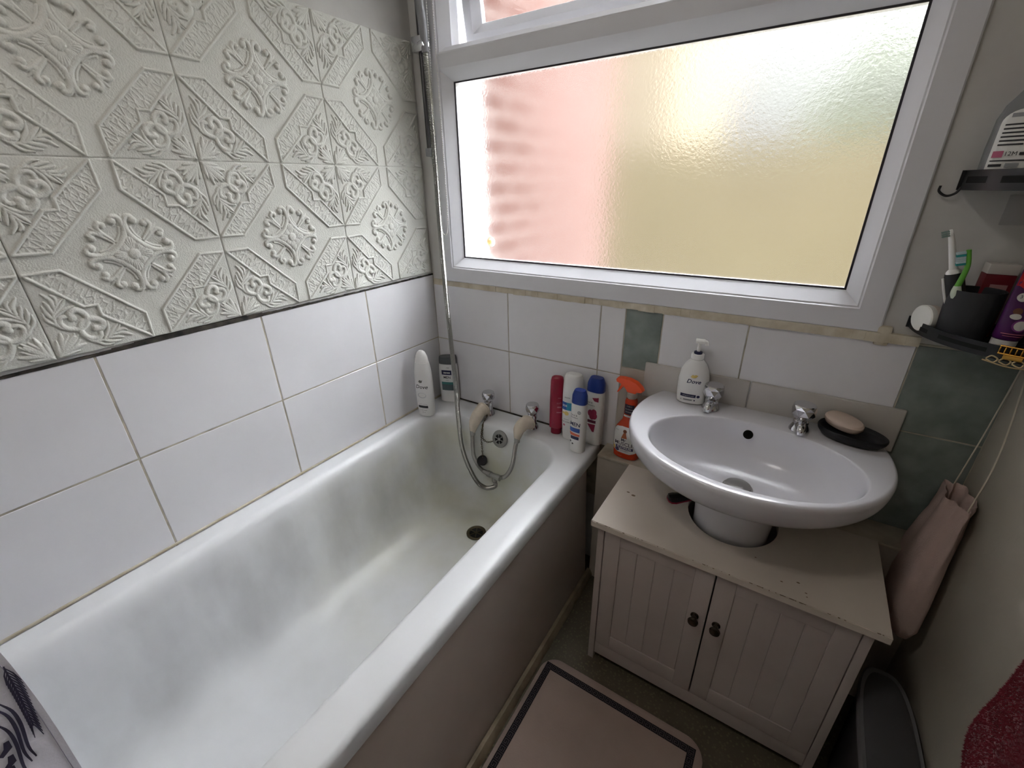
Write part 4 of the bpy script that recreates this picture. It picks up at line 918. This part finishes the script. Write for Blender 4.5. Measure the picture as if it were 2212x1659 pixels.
# micellar bottles
CLEAR = mat('clear bottle plastic', '#b9bcbe', .12, trans=.75)
def micellar(loc, rz, label):
    t = thing('micellar_bottle', label, 'bottle', loc, math.radians(rz), 'clear bottles on upper corner shelf')
    pr = [(0, .034, .022), (.003, .037, .0245), (.06, .038, .025), (.105, .0365, .024), (.125, .031, .0215), (.14, .021, .018), (.1495, .0155, .0155)]
    bm = B(); bottle(bm, pr, 2.5); obj('body', bm, CLEAR, t)
    bm = B(); lathe(bm, [(.0165, .150), (.0175, .1515), (.0165, .175), (.0145, .178)], N=30); obj('cap', bm, mat('magenta cap', '#a8215c', .35), t)
    L_ = Label(bodyS(pr, 2.5)); a = [(.026*math.cos(q), .098+.020*math.sin(q)) for q in np.linspace(0, PI, 14)]
    L_.poly(a, 0); L_.rect(-.026, .026, .004, .0985, 0)
    L_.rect(-.016, .014, .106, .112, 3)
    for i, w in enumerate((.034, .03, .036, .028, .034, .03)): L_.rect(-.020, -.020+w, .094-.006*i, .0965-.006*i, 1)
    L_.rect(-.022, -.009, .046, .056, 2); L_.text('12M', 0, .051, .009, 1); L_.rect(.010, .022, .049, .053, 1); L_.rect(-.022, .022, .040, .042, 1); L_.rect(-.022, -.006, .032, .036, 1); L_.rect(-.002, .014, .030, .037, 3); L_.rect(-.022, .012, .026, .028, 3)
    for i in range(11): L_.rect(-.016+.0026*i, -.016+.0026*i+(.0016 if i % 3 else .0009), .006, .022, 1, 1)
    L_.done('label', [PAPER, INK, mat('rose print', '#b05a78', .5), GREYINK], t)
micellar((1.4125, -.046, ZU), -19, 'clear bottle with magenta cap nearest the window on upper shelf')
micellar((1.486, -.080, ZU), -22, 'second clear bottle with magenta cap farther into the corner')
# brush hanging hook patch: translucent adhesive plate below upper shelf
t = thing('adhesive_hook', 'translucent adhesive hook plate on the wall under upper shelf', 'hook', (1.475, -.001, 1.275))
bm = B(); box(bm, -.034, .034, -.0022, .0, -.034, .018, .001); obj('plate', bm, mat('frosted plate', '#a5a3a4', .3), t)
bm = B(); box(bm, -.006, .006, -.010, -.0024, -.008, .004, .002); obj('peg', bm, mat('grey peg', '#6f7076', .4), t)

# ------------------------------------------------------------------ light
t = thing('fill_lamp', 'unseen round ceiling fill lamp added to brighten the room', 'lamp', (.55, -1.3, 2.35))  # out-of-view fill lamp, added to brighten cabinet, bath panel and window wall
bm = B(); lathe(bm, [(.16, 0), (.16, -.02), (.15, -.024)], N=40); obj('base', bm, WHITEP, t)
em = bpy.data.materials.new('fill lamp dome'); em.use_nodes = True; q_ = em.node_tree.nodes['Principled BSDF']; q_.inputs['Emission Color'].default_value = (1, .93, .86, 1); q_.inputs['Emission Strength'].default_value = 17
bm = B(); lathe(bm, [(.146, -.0245), (.14, -.045), (.11, -.07), (.06, -.085), (.001, -.09)], N=40); obj('dome', bm, em, t)
w = bpy.data.worlds.new('sky'); SC.world = w; w.use_nodes = True; nt = w.node_tree; N = nt.nodes; L = nt.links
bg = N['Background']; tc = N.new('ShaderNodeTexCoord'); sp = N.new('ShaderNodeSeparateXYZ'); L.new(tc.outputs['Generated'], sp.inputs[0])
r = N.new('ShaderNodeValToRGB'); e = r.color_ramp.elements
e[0].position = .0; e[0].color = (.02, .02, .02, 1); e[1].position = 1; e[1].color = (1.0, 1.03, 1.1, 1)
for p_, v_ in ((.10, .034), (.20, .048), (.36, .16), (.55, .9)):
    x = e.new(p_); x.color = (v_, v_*1.02, v_*1.07, 1)
L.new(sp.outputs[2], r.inputs[0]); L.new(r.outputs[0], bg.inputs[0])
mr = N.new('ShaderNodeMapRange'); L.new(sp.outputs[0], mr.inputs[0])      # sky made brighter towards the right, to light the left wall more
mr.inputs[1].default_value = -.4; mr.inputs[2].default_value = .7; mr.inputs[3].default_value = 8; mr.inputs[4].default_value = 71
L.new(mr.outputs[0], bg.inputs[1])

# ------------------------------------------------------------------ camera
yaw, pitch, roll = -.5808, -.426, -.0192
sy, cy_, sp_, cp, sr, cr = math.sin(yaw), math.cos(yaw), math.sin(pitch), math.cos(pitch), math.sin(roll), math.cos(roll)
fw, rt, up = Vector((sy, cy_, 0)), Vector((cy_, -sy, 0)), Vector((0, 0, 1))
Fv = fw*cp+up*sp_; U = -fw*sp_+up*cp; Rv = rt*cr+U*sr; U2 = -rt*sr+U*cr
cam = bpy.data.cameras.new('camera'); co = bpy.data.objects.new('camera', cam); COL.objects.link(co)
M = Matrix((Rv, U2, -Fv)).transposed().to_4x4(); M.translation = (1.1467, -1.2256, 1.3236); co.matrix_world = M
cam.sensor_fit = 'HORIZONTAL'; cam.sensor_width = 36; cam.lens = 36*942.4045/2212; cam.clip_start = .01
SC.camera = co
SC.view_settings.view_transform = 'Standard'; SC.view_settings.look = 'None'; SC.view_settings.exposure = 0; SC.view_settings.gamma = 1
SC.view_settings.use_curve_mapping = False
c = SC.cycles
c.use_denoising = True; c.denoiser = 'OPENIMAGEDENOISE'; c.denoising_input_passes = 'RGB_ALBEDO_NORMAL'
c.max_bounces = 14; c.diffuse_bounces = 6; c.glossy_bounces = 5; c.transmission_bounces = 10; c.transparent_max_bounces = 8
c.sample_clamp_indirect = 0; c.caustics_refractive = True; c.caustics_reflective = True; c.blur_glossy = .5
